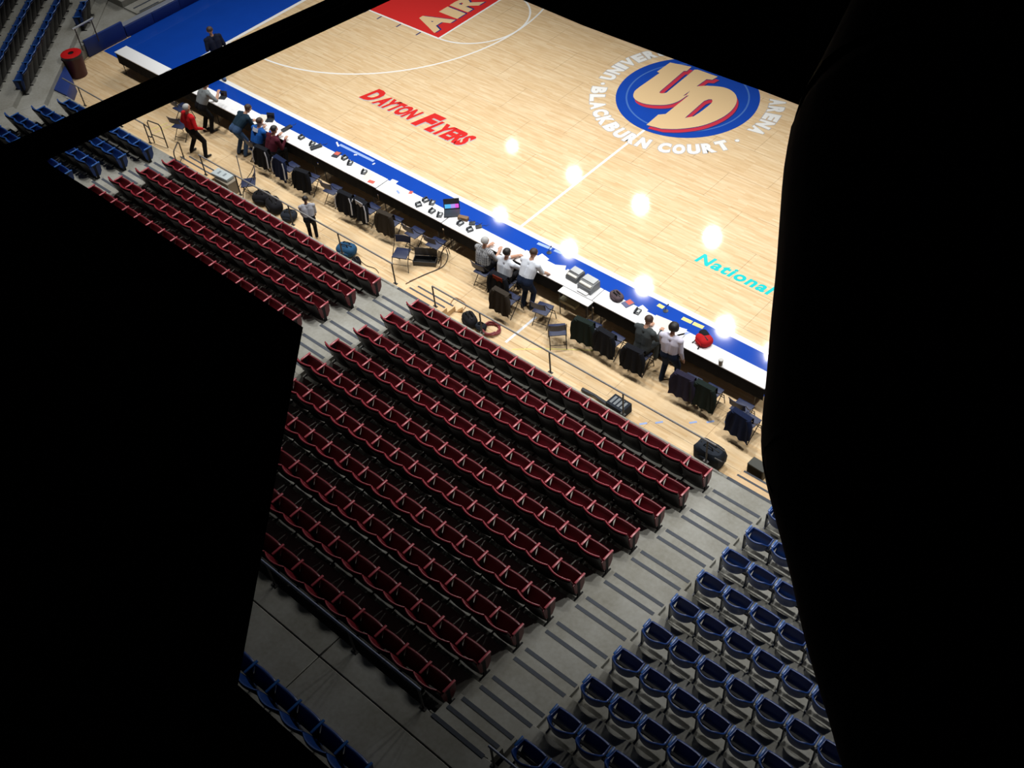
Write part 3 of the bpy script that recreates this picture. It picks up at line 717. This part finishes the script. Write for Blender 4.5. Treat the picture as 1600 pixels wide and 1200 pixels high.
    if hair:
        b = MB(); R = (.104, .112, .108) if hd == 'short' else (.125, .128, .125)
        b.ball((0, 0, 0), R, 18, 14); o2 = []
        for (x, y, z) in b.v:
            v = Vector((x, y, z))
            lowf = (y > .035 and z < .055) or (z < (-.035 if hd == 'short' else -.085))
            if lowf: v *= .72
            elif hd != 'short': v *= 1+.05*math.sin(x*70)*math.sin(y*60)*math.sin(z*65+1)
            o2.append(hc+hr_*v.x+hf*(v.y-.015)+hu*(v.z+.022))
        b.v = [tuple(v) for v in o2]; ob('hair', b.mesh('hair'), hair, t)
    b = MB()
    for s_ in (-1, 1): b.ball(hc+hf*.094+hr_*.034*s_+hu*.012, .010, 8, 6)
    ob('eyes', b.mesh('eyes'), mat('eye_dark', (.03, .02, .02), .2), t)
    if prt:
        def pf(u, v):
            a = 2*u-1; return chest+up*(.05+.11*v)+rt*a*.11-fw*(.128*bk-.03*a*a), -fw
        ob('back_print', MB().sheet(pf, 6, 2, .012).mesh('back_print'), prt, t)
    t.scale = (k, k, k)
    return t
HG = mat('grey_hair', (.42, .42, .42), .7, noise=.2); HB = mat('brown_hair', (.045, .022, .014), .6, noise=.3); HK = mat('black_hair', (.010, .008, .008), .55, noise=.3)
JEAN = cloth('jeans', (.045, .085, .17)); DJEAN = cloth('dark_jeans', (.012, .02, .045)); BLKP = cloth('black_trousers', (.008, .008, .010)); LJEAN = cloth('pale_jeans', (.16, .24, .42))
SHOE = mat('dark_shoe_leather', (.012, .011, .012), .4); WSHOE = mat('pale_shoe', (.5, .5, .52), .5)
RSH = cloth('red_shirt', (.50, .012, .016)); GSH = cloth('grey_shirt', (.20, .22, .23)); TSH = cloth('dark_teal_sweater', (.012, .03, .05)); BSH = cloth('blue_shirt', (.012, .09, .36)); MSH = cloth('maroon_sweater', (.075, .012, .022)); LG = cloth('pale_grey_shirt', (.36, .37, .42)); WSH = cloth('white_shirt', (.66, .70, .78), .05); LSH = cloth('lavender_shirt', (.62, .60, .72), .05); SUIT = cloth('grey_suit', (.055, .063, .066)); NSH = cloth('navy_jacket', (.010, .013, .03))
def plaid():
    m = cloth('plaid_shirt', (.16, .17, .19)); nt = m.node_tree; b = nt.nodes['Principled BSDF']; L = nt.links.new
    tc = nt.nodes.new('ShaderNodeTexCoord'); ws = []
    for ax in ('X', 'Z'):
        w_ = nt.nodes.new('ShaderNodeTexWave'); w_.bands_direction = ax; w_.inputs['Scale'].default_value = 7 if ax == 'X' else 5; L(tc.outputs['Object'], w_.inputs['Vector']); ws.append(w_)
    ad = nt.nodes.new('ShaderNodeMath'); ad.operation = 'ADD'; L(ws[0].outputs['Fac'], ad.inputs[0])
    ml = nt.nodes.new('ShaderNodeMath'); ml.operation = 'MULTIPLY'; ml.inputs[1].default_value = .45; L(ws[1].outputs['Fac'], ml.inputs[0]); L(ml.outputs[0], ad.inputs[1])
    rp = nt.nodes.new('ShaderNodeValToRGB'); rp.color_ramp.elements[0].color = (.05, .055, .07, 1); rp.color_ramp.elements[1].color = (.42, .43, .45, 1)
    L(ad.outputs[0], rp.inputs['Fac']); L(rp.outputs['Color'], b.inputs['Base Color']); return m
PLD = plaid()
# standing
person('person in red shirt and black trousers walking by stair rail', (-9.88, -3.03, 0), -.05, pel=(0, .0, .87), lean=5, fl=(-.30, -.06, 0), fr=(.30, .04, 0), hl=(-.30, .10, .84), hr=(.30, .20, .92), shirt=RSH, pants=BLKP, shoe=SHOE, hair=HG, elb=(-.6, -1, -.2))
person('person in grey shirt standing at table beneath slanting bar', (-10.60, -2.12, 0), -.1, lean=34, hl=(-.15, .52, .84), hr=(.30, .52, 1.22), fl=(-.12, -.05, 0), fr=(.12, .05, 0), shirt=GSH, pants=BLKP, shoe=SHOE, hair=HB, sleeves='short')
person('person in dark teal sweater and jeans leaning over table', (-8.80, -2.22, 0), -.1, pel=(0, -.04, .88), lean=56, hl=(-.16, .62, .79), hr=(.22, .66, .79), fl=(-.12, -.08, 0), fr=(.14, -.02, 0), shirt=TSH, pants=JEAN, shoe=SHOE, hair=HB, headpitch=40)
person('person in pale grey shirt and black trousers standing at rail', (-4.12, -3.60, 0), .9, lean=22, hl=(-.2, .30, .80), hr=(.2, .32, .84), fl=(-.1, -.02, 0), fr=(.1, .05, 0), shirt=LG, pants=BLKP, shoe=WSHOE, hair=HK, skin=SKIN2, sleeves='short', headpitch=20, k=.76)
person('person in white shirt and dark jeans standing at papers', (2.20, -2.22, 0), .05, lean=34, hl=(-.16, .56, .84), hr=(.24, .56, .84), fl=(-.11, -.03, 0), fr=(.11, .03, 0), shirt=WSH, pants=DJEAN, shoe=SHOE, hair=HB, sleeves='short', headpitch=30)
person('person in lavender shirt with dark curly hair standing', (6.38, -2.16, 0), .15, lean=9, hl=(-.20, .36, .98), hr=(.28, .10, .82), fl=(-.17, -.02, 0), fr=(.17, .04, 0), shirt=LSH, pants=DJEAN, shoe=SHOE, hair=HK, hd='curly', sleeves='long', headpitch=24)
person('person in navy jacket and pale jeans walking beside baseline', (-12.72, .18, 0), 1.3, lean=14, hl=(-.25, .22, .92), hr=(.24, .25, .92), fl=(-.1, -.28, 0), fr=(.1, .22, 0), pel=(0, 0, .86), shirt=NSH, pants=LJEAN, shoe=SHOE, hair=HB)
# seated
def seated(label, x, rz, lean, dy=0, **kw):
    y = YC+.02+dy
    d = dict(pel=(0, -.06, .545), lean=lean, hl=(-.17, .42, .81), hr=(.17, .42, .81), fl=(-.13, .30, 0), fr=(.13, .30, 0), shoe=SHOE, pants=BLKP); d.update(kw)
    return person(label, (x, y, 0), rz, **d)
seated('person in bright blue shirt seated at table', -8.12, 0, 30, shirt=BSH, hair=HB, sleeves='long', prt=JW)
seated('person in maroon sweater seated at table', -7.48, -.1, 28, shirt=MSH, hair=HK)
seated('person in grey plaid shirt seated at table', .72, 0, 16, shirt=PLD, hair=HG, sleeves='short')
seated('person in white shirt seated with arms over papers', 1.44, 0, 16, shirt=WSH, hair=HK, sleeves='short', hl=(-.05, .56, .81), hr=(.30, .50, .81))
seated('person in grey suit seated reading at table', 5.58, 0, 14, dy=.08, pel=(0, -.06, .60), shirt=SUIT, hair=HB, pants=SUIT, headpitch=30)
chair(-8.12, YC, 0, 'navy folding chair carrying blue-shirted person')
# lettering on the back of the blue shirt is a plain white print
# ------------------------------------------------------------------ things on the tables
PAPER = mat('paper_white', (.80, .80, .80), .8); PHB = mat('phone_plastic', (.025, .03, .04), .4); GREYP = mat('printer_grey', (.16, .17, .18), .5); LGREY = mat('printer_pale_grey', (.45, .47, .48), .5)
ph_base = MB().prism([(-.10, 0), (.10, 0), (.10, .065), (-.10, .025)], -.085, .085, 'x').mesh('base', .006, 2); ph_base.materials.append(PHB)
ph_hand = MB().tube([(-.055, -.09, .062), (-.055, -.05, .085), (-.055, .05, .098), (-.055, .09, .08)], [.024, .017, .017, .024], 8).mesh('handset'); ph_hand.materials.append(PHB)
ph_pad = MB().box(-.005, .065, -.05, .06, .052, .062).mesh('keypad', .002, 1); ph_pad.materials.append(LGREY)
PHN = [(471, 216, 'behind maroon-sweater person'), (488, 226, 'before navy striped jacket'), (540, 247, 'beside red-covered booklet'), (547, 256, 'beside small red booklet pair'), (569, 270, 'beside red-printed sheet'), (654, 321, 'left of glowing laptop'), (665, 314, 'at court edge left of laptop'), (678, 316, 'at court edge nearest laptop'), (675, 331, 'in phone cluster near laptop'), (687, 337, 'nearest the glowing laptop'), (719, 350, 'in front of cable bundle'), (734, 360, 'right of cable bundle'), (996, 488, 'beside grey-suited person')]
for u, v, lb in PHN:
    t = thing('telephone', 'black desk telephone '+lb, 'telephone', tpos(u, v), random.uniform(-.5, .5), 'black desk telephones on the press tables'); t.scale = (.85, .85, .85)
    ob('base', ph_base, None, t); ob('handset', ph_hand, None, t); ob('keypad', ph_pad, None, t)
def sheetp(u, v, wd, ht, rz, m_, label, name='paper_sheet', cat='paper', th=.003):
    x, y, z = tpos(u, v)
    return tag(ob(name, MB().box(-wd/2, wd/2, -ht/2, ht/2, 0, th).mesh(name, smooth=False), m_, None, (x, y, z), rz), label, cat, 'papers on the press tables')
REDP = mat('red_print', (.55, .10, .07), .6); BLP = mat('blue_print', (.25, .34, .62), .6); DRKP = mat('dark_cover', (.03, .03, .05), .5); CREAM = mat('cream_paper', (.70, .66, .58), .8)
for u, v, w_, h_, rz, m_, lb in ((369, 168, .22, .28, .2, PAPER, 'white sheet beside grey-shirted person'), (412, 184, .3, .3, .4, CREAM, 'open newspaper under leaning person'), (425, 194, .3, .28, -.3, PAPER, 'open newspaper beside blue-shirted person'), (580, 284, .2, .12, .2, REDP, 'red-printed sheet near the table edge'), (575, 275, .24, .3, .1, CREAM, 'cream sheet behind red-printed sheet'), (614, 285, .21, .28, .1, PAPER, 'blank white sheet at the table seam'), (643, 300, .10, .12, .4, REDP, 'tiny red booklet near phone cluster'), (622, 300, .06, .16, 1.2, BLP, 'small blue slip beside blank sheet'),
    (818, 398, .42, .3, .2, PAPER, 'spread white papers before seated white-shirted person'), (846, 404, .28, .3, -.2, PAPER, 'white papers before standing white-shirted person'), (872, 420, .35, .28, .5, CREAM, 'cream papers beside printers'), (888, 428, .22, .28, .1, PAPER, 'white sheet nearest the grey printer'), (1008, 478, .22, .28, -.3, PAPER, 'white sheet before grey-suited person'), (1035, 504, .5, .3, .1, CREAM, 'spread cream sheets between suit and lavender shirt'), (1062, 519, .24, .3, .2, PAPER, 'white sheet before lavender-shirted person'), (1068, 522, .05, .3, -.6, BLP, 'blue ruler strip before lavender-shirted person')):
    sheetp(u, v, w_, h_, rz, m_, lb)
def booklet(u, v, m_, label, wd=.2, ht=.26, rz=.2):
    t = thing('booklet', label, 'book', tpos(u, v), rz); ob('cover', MB().box(-wd/2, wd/2, -ht/2, ht/2, 0, .02).mesh('cover', .003, 1), m_, t)
    ob('picture', MB().box(-wd/2+.02, wd/2-.03, -ht*.1, ht/2-.02, .0195, .022), REDP, t)
booklet(526, 242, DRKP, 'dark booklet with red picture beside black telephones'); booklet(982, 474, mat('slate_cover', (.08, .09, .2), .5), 'slate booklet with red picture beside dark shoulder bag', rz=-.3)
def laptop(u, v, label, rz, scr=None, k=1.0):
    t = thing('laptop', label, 'laptop', tpos(u, v), rz); t.scale = (k, k, k)
    ob('base', MB().box(-.16, .16, -.12, .12, 0, .025).mesh('base', .005, 1), PHB, t)
    ld = ob('lid', MB().prism([(.115, .02), (.125, .025), (.19, .235), (.178, .238)], -.16, .16, 'x').mesh('lid', .002, 1), PHB, t)
    if scr:
        for i, (a, b, c_) in enumerate(((-.14, -.02, (.10, .55, 1.0)), (-.02, .07, (.45, .35, .95)), (.07, .14, (.85, .12, .75)))):
            ob('screen', MB().prism([(.120, .045), (.176, .222), (.1765, .2215), (.1205, .0445)][::-1], a, b, 'x'), mat('lit_screen_%d' % i, c_, .3, emit=(c_, .55)), ld)
    else: ob('screen', MB().prism([(.1195, .045), (.1755, .222), (.176, .2215), (.12, .0445)][::-1], -.14, .14, 'x'), mat('dark_screen', (.01, .01, .02), .1), ld)
laptop(709, 332, 'open laptop with glowing blue and magenta screen', .75, True, 1.3)
laptop(348, 153, 'small dark laptop beside grey-shirted person', .4, k=.7); laptop(424, 187, 'dark laptop beside blue-shirted person', .5, k=.75)
# cable bundle and small electronics beside laptop
for j, (u, v, lb) in enumerate(((728, 340, 'small brown box beside glowing laptop'), (743, 346, 'black cable adapter right of brown box'), (752, 352, 'black cable adapter farthest from laptop'), (494, 231, 'black electronic box before navy jacket'), (450, 201, 'black electronic box beside open newspaper'))):
    t = thing('electronics_box', lb, 'box', tpos(u, v), .3+j*.3); wd = (.14, .08, .08, .17, .17)[j]
    ob('case', MB().box(-wd, wd, -.06, .06, 0, (.09, .04, .04, .06, .06)[j]).mesh('case', .006, 2), (mat('brown_card', (.20, .11, .05), .7) if j == 0 else PHB), t)
    ob('lead', MB().tube([(wd, 0, .02), (wd+.06, .03, .012), (wd+.12, -.02, .012), (wd+.18, .03, .012)], .007, 6).mesh('lead'), PHB, t)
def printer(u, v, label, rz, m_, wd=.42, d=.36, h=.22, tray=True):
    t = thing('printer', label, 'printer', tpos(u, v), rz)
    ob('case', MB().prism([(-d/2, 0), (d/2, 0), (d/2, h), (-d*.1, h), (-d/2, h*.6)], -wd/2, wd/2, 'x').mesh('case', .012, 2), m_, t)
    ob('lid', MB().box(-wd*.42, wd*.42, -d*.08, d*.46, h-.003, h+.03).mesh('lid', .008, 2), LGREY, t)
    ob('control_panel', MB().box(-wd*.42, wd*.42, -d*.42, -d*.2, h*.70, h*.95).mesh('control_panel', .01, 1), mat('cream_panel', (.62, .60, .54), .5), t)
    if tray: ob('paper_tray', MB().box(-wd*.36, wd*.36, -d*.75, -d*.45, .02, .04).mesh('paper_tray', .004, 1), PAPER, t)
printer(920, 450, 'grey printer with pale lid on press table', -.05, GREYP); printer(899, 434, 'dark grey printer beside pale-lidded printer', -.05, mat('printer_charcoal', (.07, .075, .08), .5), .34, .34, .17, False)
sheetp(893, 443, .3, .1, 0, PAPER, 'white tray sheet in front of dark printer')
# white side board under the printers, sticking out towards the stands
pb = at(905, 462, .70)
t = thing('side_table', 'low white board on legs with olive drawer under printers', 'table', (3.40, -1.79, 0), 0)
ob('table_top', MB().box(-.46, .46, -.105, .105, .715, .74).mesh('table_top', .005, 1), TBW, t)
ob('drawer_box', MB().box(-.46, .05, -.09, .09, .38, .47).mesh('drawer_box', .006, 1), mat('olive_board', (.20, .18, .11), .6), t)
for sx in (-.43, .43):
    for sy in (-.085, .085): ob('leg', MB().tube([(sx, sy, .003), (sx, sy, .715)], .012, 8).mesh('leg'), CHF, t)
# bag, backpack, cup
def softbox(name, c, r, pw=3.0, n=20, m=12, wob=.03):
    b = MB(); b.ball((0, 0, 0), 1.0, n, m); o2 = []
    for (x, y, z) in b.v:
        L = (abs(x)**pw+abs(y)**pw+abs(z)**pw)**(1/pw); k = 1/max(L, 1e-6)*(1+wob*math.sin(5*x+3*z+c[0]*7)*math.cos(4*y))
        o2.append((c[0]+x*k*r[0], c[1]+y*k*r[1], c[2]+z*k*r[2]))
    b.v = o2; return b
def bag(label, loc, rz, r, m_, name='bag', strap=True, pocket=True, cat='bag', pw=3.0):
    t = thing(name, label, cat, loc, rz)
    ob('body', softbox('body', (0, 0, r[2]*.97), r, pw).mesh('body'), m_, t)
    if pocket: ob('pocket', softbox('pocket', (0, -r[1]*.86, r[2]*.8), (r[0]*.6, r[1]*.28, r[2]*.5)).mesh('pocket'), m_, t)
    if strap:
        for s_ in (-1, 1):
            ob('handle', MB().tube([(-r[0]*.4, s_*r[1]*.35, r[2]*1.88), (-r[0]*.25, s_*r[1]*.3, r[2]*2.25), (r[0]*.25, s_*r[1]*.3, r[2]*2.25), (r[0]*.4, s_*r[1]*.35, r[2]*1.88)], .014, 6).mesh('handle'), BLACKN, t)
    ob('zip', MB().box(-r[0]*.7, r[0]*.7, -.012, .012, r[2]*1.90, r[2]*1.97), IRON, t)
    return t
BAGK = cloth('black_nylon', (.012, .012, .015)); BAGM = cloth('mauve_nylon', (.09, .065, .075)); BAGR = cloth('red_nylon', (.42, .012, .015)); BAGB = cloth('teal_blue_nylon', (.02, .075, .16)); BAGD = cloth('slate_nylon', (.02, .025, .035))
bag('mauve shoulder bag lying on table beside printers', tpos(964, 465), -.3, (.19, .13, .07), BAGM)
t = bag('red and black backpack lying on press table', tpos(1100, 535), -.4, (.20, .17, .10), BAGR, 'backpack', strap=False, cat='backpack')
ob('black_panel', softbox('black_panel', (-.10, .06, .13), (.13, .10, .085)).mesh('black_panel'), BAGK, t)
for s_ in (-1, 1): ob('shoulder_strap', MB().tube([(s_*.06-.02, -.15, .12), (s_*.10, -.20, .04), (s_*.12, -.24, .012)], .015, 6).mesh('shoulder_strap'), BAGK, t)
x, y, z = tpos(1124, 572); t = thing('paper_cup', 'tan drinking cup on bare table near backpack', 'cup', (x, y, z))
ob('cup_body', MB().lathe([(.04, 0), (.042, .005), (.056, .15), (.050, .15), (.038, .012)], 20).mesh('cup_body'), mat('tan_card', (.22, .19, .14), .6), t)
ob('lid', MB().lathe([(.058, .147), (.058, .158), (.05, .170), (.02, .172)], 20).mesh('lid'), mat('grey_lid', (.5, .5, .48), .5), t)
# microphones on the apron
for u, v, lb in ((1040, 486, 'small dark microphone stand on apron by yellow tape'), (858, 395, 'small dark microphone stand on apron by pale blue tape')):
    p = at(u, v); t = thing('microphone_stand', lb, 'microphone', (p.x, p.y, .002), .4); t.scale = (.62, .62, .62)
    ob('base', MB().lathe([(.11, 0), (.11, .015), (.03, .03)], 16).mesh('base'), PHB, t); ob('stem', MB().tube([(0, 0, .02), (0, 0, .20), (.06, .05, .27)], .012, 8).mesh('stem'), PHB, t)
    ob('head', MB().ball((.08, .065, .295), (.032, .032, .04), 10, 8).mesh('head'), PHB, t)

# ------------------------------------------------------------------ things on the floor
p = at(124, 117); t = thing('trash_bin', 'dark red round bin with bright red lid ring', 'bin', (p.x, p.y, .002))
ob('bin_body', MB().lathe([(.27, 0), (.28, .01), (.33, .84), (.33, .86)], 28).mesh('bin_body'), mat('dark_red_bin', (.065, .010, .014), .45), t)
ob('rim_band', MB().lathe([(.335, .82), (.345, .84), (.345, .92), (.335, .925)], 28).mesh('rim_band'), mat('charcoal_band', (.035, .03, .035), .5), t)
def lidf(u, v):
    a = 2*PI*u; r = .10+.24*v; return (r*math.cos(a), r*math.sin(a), .925+.055*math.sin(PI*v*.5+.0)*(1-v)+.02*(1-v)), (0, 0, 1)
ob('lid', MB().sheet(lidf, 28, 5, .02).mesh('lid'), mat('bright_red_lid', (.55, .010, .012), .35), t)
ob('lid_well', MB().lathe([(.02, .90), (.105, .905), (.105, .93)], 20).mesh('lid_well'), BLACKN, t)
t.scale = (.98, .98, .84)
for (u, v, rz, r, m_, lb) in ((411, 316, .5, (.26, .20, .17), BAGK, 'black duffel bag by navy chair at rail'), (431, 328, -.3, (.30, .20, .18), BAGK, 'largest black duffel bag in heap at rail'), (453, 342, .4, (.22, .18, .13), BAGD, 'smaller dark bag at end of heap at rail'), (543, 397, .3, (.27, .20, .16), BAGB, 'teal blue bag on floor by rail post'), (558, 412, -.4, (.14, .11, .09), BAGK, 'small black pouch beside teal blue bag'), (735, 506, -.4, (.24, .16, .15), BAGK, 'black bag beside coiled red hose'), (752, 515, .2, (.14, .10, .10), BAGD, 'small slate bag against the red hose')):
    p = at(u, v); bag(lb, (p.x, max(p.y, -3.62), .001), rz, r, m_)
# big black bag by the end of the rail
p = at(1112, 716); t = bag('big black square bag at end of rail', (p.x, -3.50, .001), -.05, (.33, .19, .25), BAGD, strap=True, pw=6)
# open black case
p = at(665, 411); t = thing('instrument_case', 'open black case lying on wood beside lone chair', 'case', (p.x, p.y, .001), .55)
b = MB(); b.box(-.30, .30, -.13, .13, 0, .015); b.box(-.30, .30, -.13, -.115, 0, .14); b.box(-.30, .30, .115, .13, 0, .14); b.box(-.30, -.285, -.115, .115, 0, .14); b.box(.285, .30, -.115, .115, 0, .14)
ob('tray', b.mesh('tray'), mat('charcoal_case', (.03, .03, .035), .5), t)
ob('lid', MB().prism([(.13, .14), (.145, .14), (.20, .34), (.185, .345)], -.30, .30, 'x').mesh('lid', .004, 1), mat('charcoal_case', (.03, .03, .035), .5), t)
ob('lining', MB().box(-.28, .28, -.11, .11, .016, .03), BLACKN, t)
# coiled red hose, yellow cable loop, floor cables
p = at(768, 517); b = MB(); pts = []
for i in range(90): a = i*.28; pts.append((.21*math.cos(a)+.02*math.sin(i*.9), .21*math.sin(a)+.015*math.cos(i*1.3), .02+.0011*i))
ob_ = tag(ob('hose_coil', b.tube(pts, .02, 8).mesh('hose_coil'), mat('dull_red_rubber', (.22, .03, .04), .5), None, (p.x, p.y, .001)), 'coiled dull red hose on floor behind rail', 'hose')
def cable(pix, m_, label, r=.012, z=.014):
    pts = [at(u, v) for u, v in pix]; o = pts[0]; out = []
    for i in range(len(pts)-1):
        a = pts[max(0, i-1)]; b_ = pts[i]; c_ = pts[i+1]; d = pts[min(len(pts)-1, i+2)]
        for k in range(6):
            s_ = k/6; out.append(.5*((2*b_)+(-a+c_)*s_+(2*a-5*b_+4*c_-d)*s_*s_+(-a+3*b_-3*c_+d)*s_**3))
    out.append(pts[-1])
    return tag(ob('cable', MB().tube([(q.x-o.x, q.y-o.y, z) for q in out], r, 6).mesh('cable'), m_, None, (o.x, o.y, 0)), label, 'cable')
CBR = mat('brown_cable', (.10, .045, .02), .5); CBK = mat('black_cable', (.015, .015, .015), .5); CTN = mat('tan_cable', (.35, .20, .09), .5)
cable([(634, 444), (660, 431), (687, 418), (690, 395), (703, 381), (712, 372)], CBR, 'brown cable curving from stair to table past open case')
cable([(640, 440), (668, 428), (692, 417), (700, 402), (697, 390)], CBK, 'black cable beside brown cable by open case')
cable([(703, 476), (709, 468), (720, 469), (728, 477), (722, 486), (710, 487), (704, 478), (711, 466), (724, 472), (731, 480)], CTN, 'tan cable loop lying by rail post', .008)
cable([(560, 405), (572, 415), (586, 420), (592, 427)], CBK, 'thin black cable by teal bag', .008)
# pale case on grey pedestal box
p = at(355, 300); t = thing('equipment_box', 'grey upright box behind front red row', 'box', (p.x, -3.62, .001), 0)
ob('case', MB().box(-.30, .30, -.17, .17, 0, .42).mesh('case', .01, 1), mat('taupe_box', (.25, .21, .16), .6), t)
ob('top_panel', MB().box(-.26, .26, -.13, .13, .42, .424), mat('taupe_top', (.30, .26, .20), .6), t)
t = thing('pale_case', 'pale grey flat case lying on grey upright box', 'case', (p.x-.12, -3.60, .4255), .08)
ob('shell', MB().box(-.33, .33, -.15, .15, 0, .10).mesh('shell', .02, 2), mat('pale_grey_case', (.42, .48, .50), .45), t)
for dx in (-.12, .10): ob('latch', MB().box(dx-.03, dx+.03, -.06, .06, .10, .106), mat('latch_grey', (.2, .23, .25), .4), t)
# gear near rail right of centre
p = at(968, 640); t = thing('equipment_case', 'low dark equipment case with slotted lid by rail', 'case', (6.02, -3.52, .001), -.05)
ob('shell', MB().box(-.24, .24, -.17, .17, 0, .26).mesh('shell', .012, 2), BAGD, t)
for i in range(4): ob('slot', MB().box(-.18+i*.1, -.12+i*.1, -.11, .11, .26, .266), mat('slot_grey', (.16, .18, .2), .4), t)
p = at(944, 629); tag(ob('tripod_leg_bundle', MB().tube([(-.35, 0, .05), (.0, .02, .06), (.35, -.01, .05)], [.05, .035, .045], 8).mesh('tripod_leg_bundle'), PHB, None, (5.35, -3.55, .001)), 'dark folded tripod lying beside slotted equipment case', 'tripod')
p = at(1182, 745); t = thing('speaker_box', 'small dark box standing on wood by court steps', 'box', (9.38, -3.14, .001), -.05)
ob('case', MB().box(-.2, .2, -.12, .12, 0, .28).mesh('case', .008, 1), mat('olive_black', (.03, .032, .025), .6), t); ob('grille', MB().box(-.17, .17, -.124, -.118, .03, .25), BLACKN, t)
for (x_, lb) in ((.95, 'small tan doorstop wedge on floor by middle stair'), (-8.0, 'small tan doorstop wedge on floor by grey box')):
    t = tag(ob('wedge_block', MB().prism([(-.07, 0), (.07, 0), (.07, .10)], -.05, .05, 'y').mesh('wedge_block', .004, 1), mat('tan_wood', (.42, .24, .10), .6), None, (x_, -3.3, .001), .6), lb, 'block')
# microphone boom leaning by the heap of bags
a_ = at(381, 292, .1); b_ = at(402, 262, .0)
t = thing('tripod_stand', 'thin pale boom stand beside navy chair at rail', 'stand', (a_.x, a_.y, .001))
ob('pole', MB().tube([(0, 0, .01), (.02, .05, 1.15)], .014, 8).mesh('pole'), mat('pale_pole', (.4, .4, .42), .4), t)
for k in range(3): ob('leg', MB().tube([(0, 0, .28), (.25*math.cos(k*2.1), .25*math.sin(k*2.1), .012)], .010, 6).mesh('leg'), DSTEEL, t)

# ------------------------------------------------------------------ dark catwalk steelwork around the viewer
def slab(name, label, cat, pix, ex, bev=.02):
    pts = [dep(u, v, d) for u, v, d in pix]; n = len(pts); c_ = sum(pts, Vector())/n
    q = [p+ex for p in pts]
    b = MB(); b.add([tuple(p-c_) for p in pts+q], [tuple(range(n)), tuple(range(2*n-1, n-1, -1))]+[(i, n+i, n+(i+1) % n, (i+1) % n) for i in range(n)])
    return tag(ob(name, b.mesh(name, bev, 2), BLACKN, None, c_), label, cat)
a_ = at(72, 224, 14.0); b_ = at(560, 0, 14.0); d = (b_-a_); A_ = a_-d*1.4; B_ = b_+d*2.2
t = thing('steel_beam', 'black steel beam slanting across corner of the court', 'beam', A_)
dn = (B_-A_).normalized(); sd_ = Vector((-dn.y, dn.x, 0)); q = B_-A_; hw_ = .085
def bar(y0, y1, z0, z1):
    vs = []
    for o in (Vector((0, 0, 0)), q):
        for (a1, z1_) in ((y0, z0), (y1, z0), (y1, z1), (y0, z1)): vs.append(o+sd_*a1+Vector((0, 0, z1_)))
    return MB().add(vs, [(0, 1, 2, 3), (7, 6, 5, 4), (0, 4, 5, 1), (1, 5, 6, 2), (2, 6, 7, 3), (3, 7, 4, 0)])
ob('flange', bar(-.085, .085, .065, .08), BLACKN, t); ob('web', bar(-.02, .02, -.065, .065), BLACKN, t); ob('flange', bar(-.085, .085, -.08, -.065), BLACKN, t)
slab('equipment_cabinet', 'large black cabinet hiding part of left red seats', 'cabinet', [(-330, 190, 6.2), (0, 221, 6.2), (56, 231, 6.2), (82, 256, 6.2), (140, 292, 6.2), (350, 427, 6.2), (477, 510, 6.2), (429, 775, 6.2), (374, 1075, 6.2), (-330, 1075, 6.2)], CR*-1.1+CF*.4)
slab('catwalk_curb', 'dark sloping catwalk curb below black cabinet', 'curb', [(-500, 258, 3.2), (0, 704, 3.2), (360, 1046, 3.2), (760, 1410, 3.2), (500, 1700, 3.2), (-700, 1700, 3.2)], CR*-.5+CD*.4-CF*.15, .03)
slab('catwalk_panel', 'straight-edged black panel hanging over centre court', 'panel', [(640, -65, 8.2), (815, 2, 8.2), (910, 42, 8.2), (1012, 80, 8.2), (1100, 112, 8.2), (1187, 143, 8.2), (1500, 264, 8.2), (1800, 60, 8.2), (1400, -500, 8.2)], CD*-1.0+CF*.2+CR*.4)
# drape: soft column of cloth with a bulging edge
edge = [(1375, -90), (1340, -20), (1309, 42), (1277, 105), (1246, 166), (1235, 204), (1225, 255), (1218, 340), (1212, 420), (1204, 500), (1197, 588), (1190, 660), (1189, 698), (1194, 740), (1205, 786), (1237, 908), (1261, 1013), (1296, 1130), (1316, 1200), (1345, 1290)]
edge = curved(edge, 0, len(edge)-1, 3)
rad = .98; D_ = 4.8; ctr = []
for i, (u, v) in enumerate(edge):
    pm_ = edge[max(0, i-5)]; pn_ = edge[min(len(edge)-1, i+5)]
    P = dep(u, v, D_); tg = (dep(*pn_, D_)-dep(*pm_, D_)).normalized(); r_ = (P-CP).normalized()
    n_ = r_.cross(tg).normalized(); n_ = n_ if n_.dot(CR) > 0 else -n_
    ctr.append(P+n_*rad)
o0 = ctr[0].copy()
tag(ob('hanging_drape', MB().tube([p-o0 for p in ctr], rad, 40).mesh('hanging_drape', ang=80), cloth('black_drape', (.006, .006, .007)), None, o0), 'black gathered drape with bulging edge beside catwalk view', 'drape')
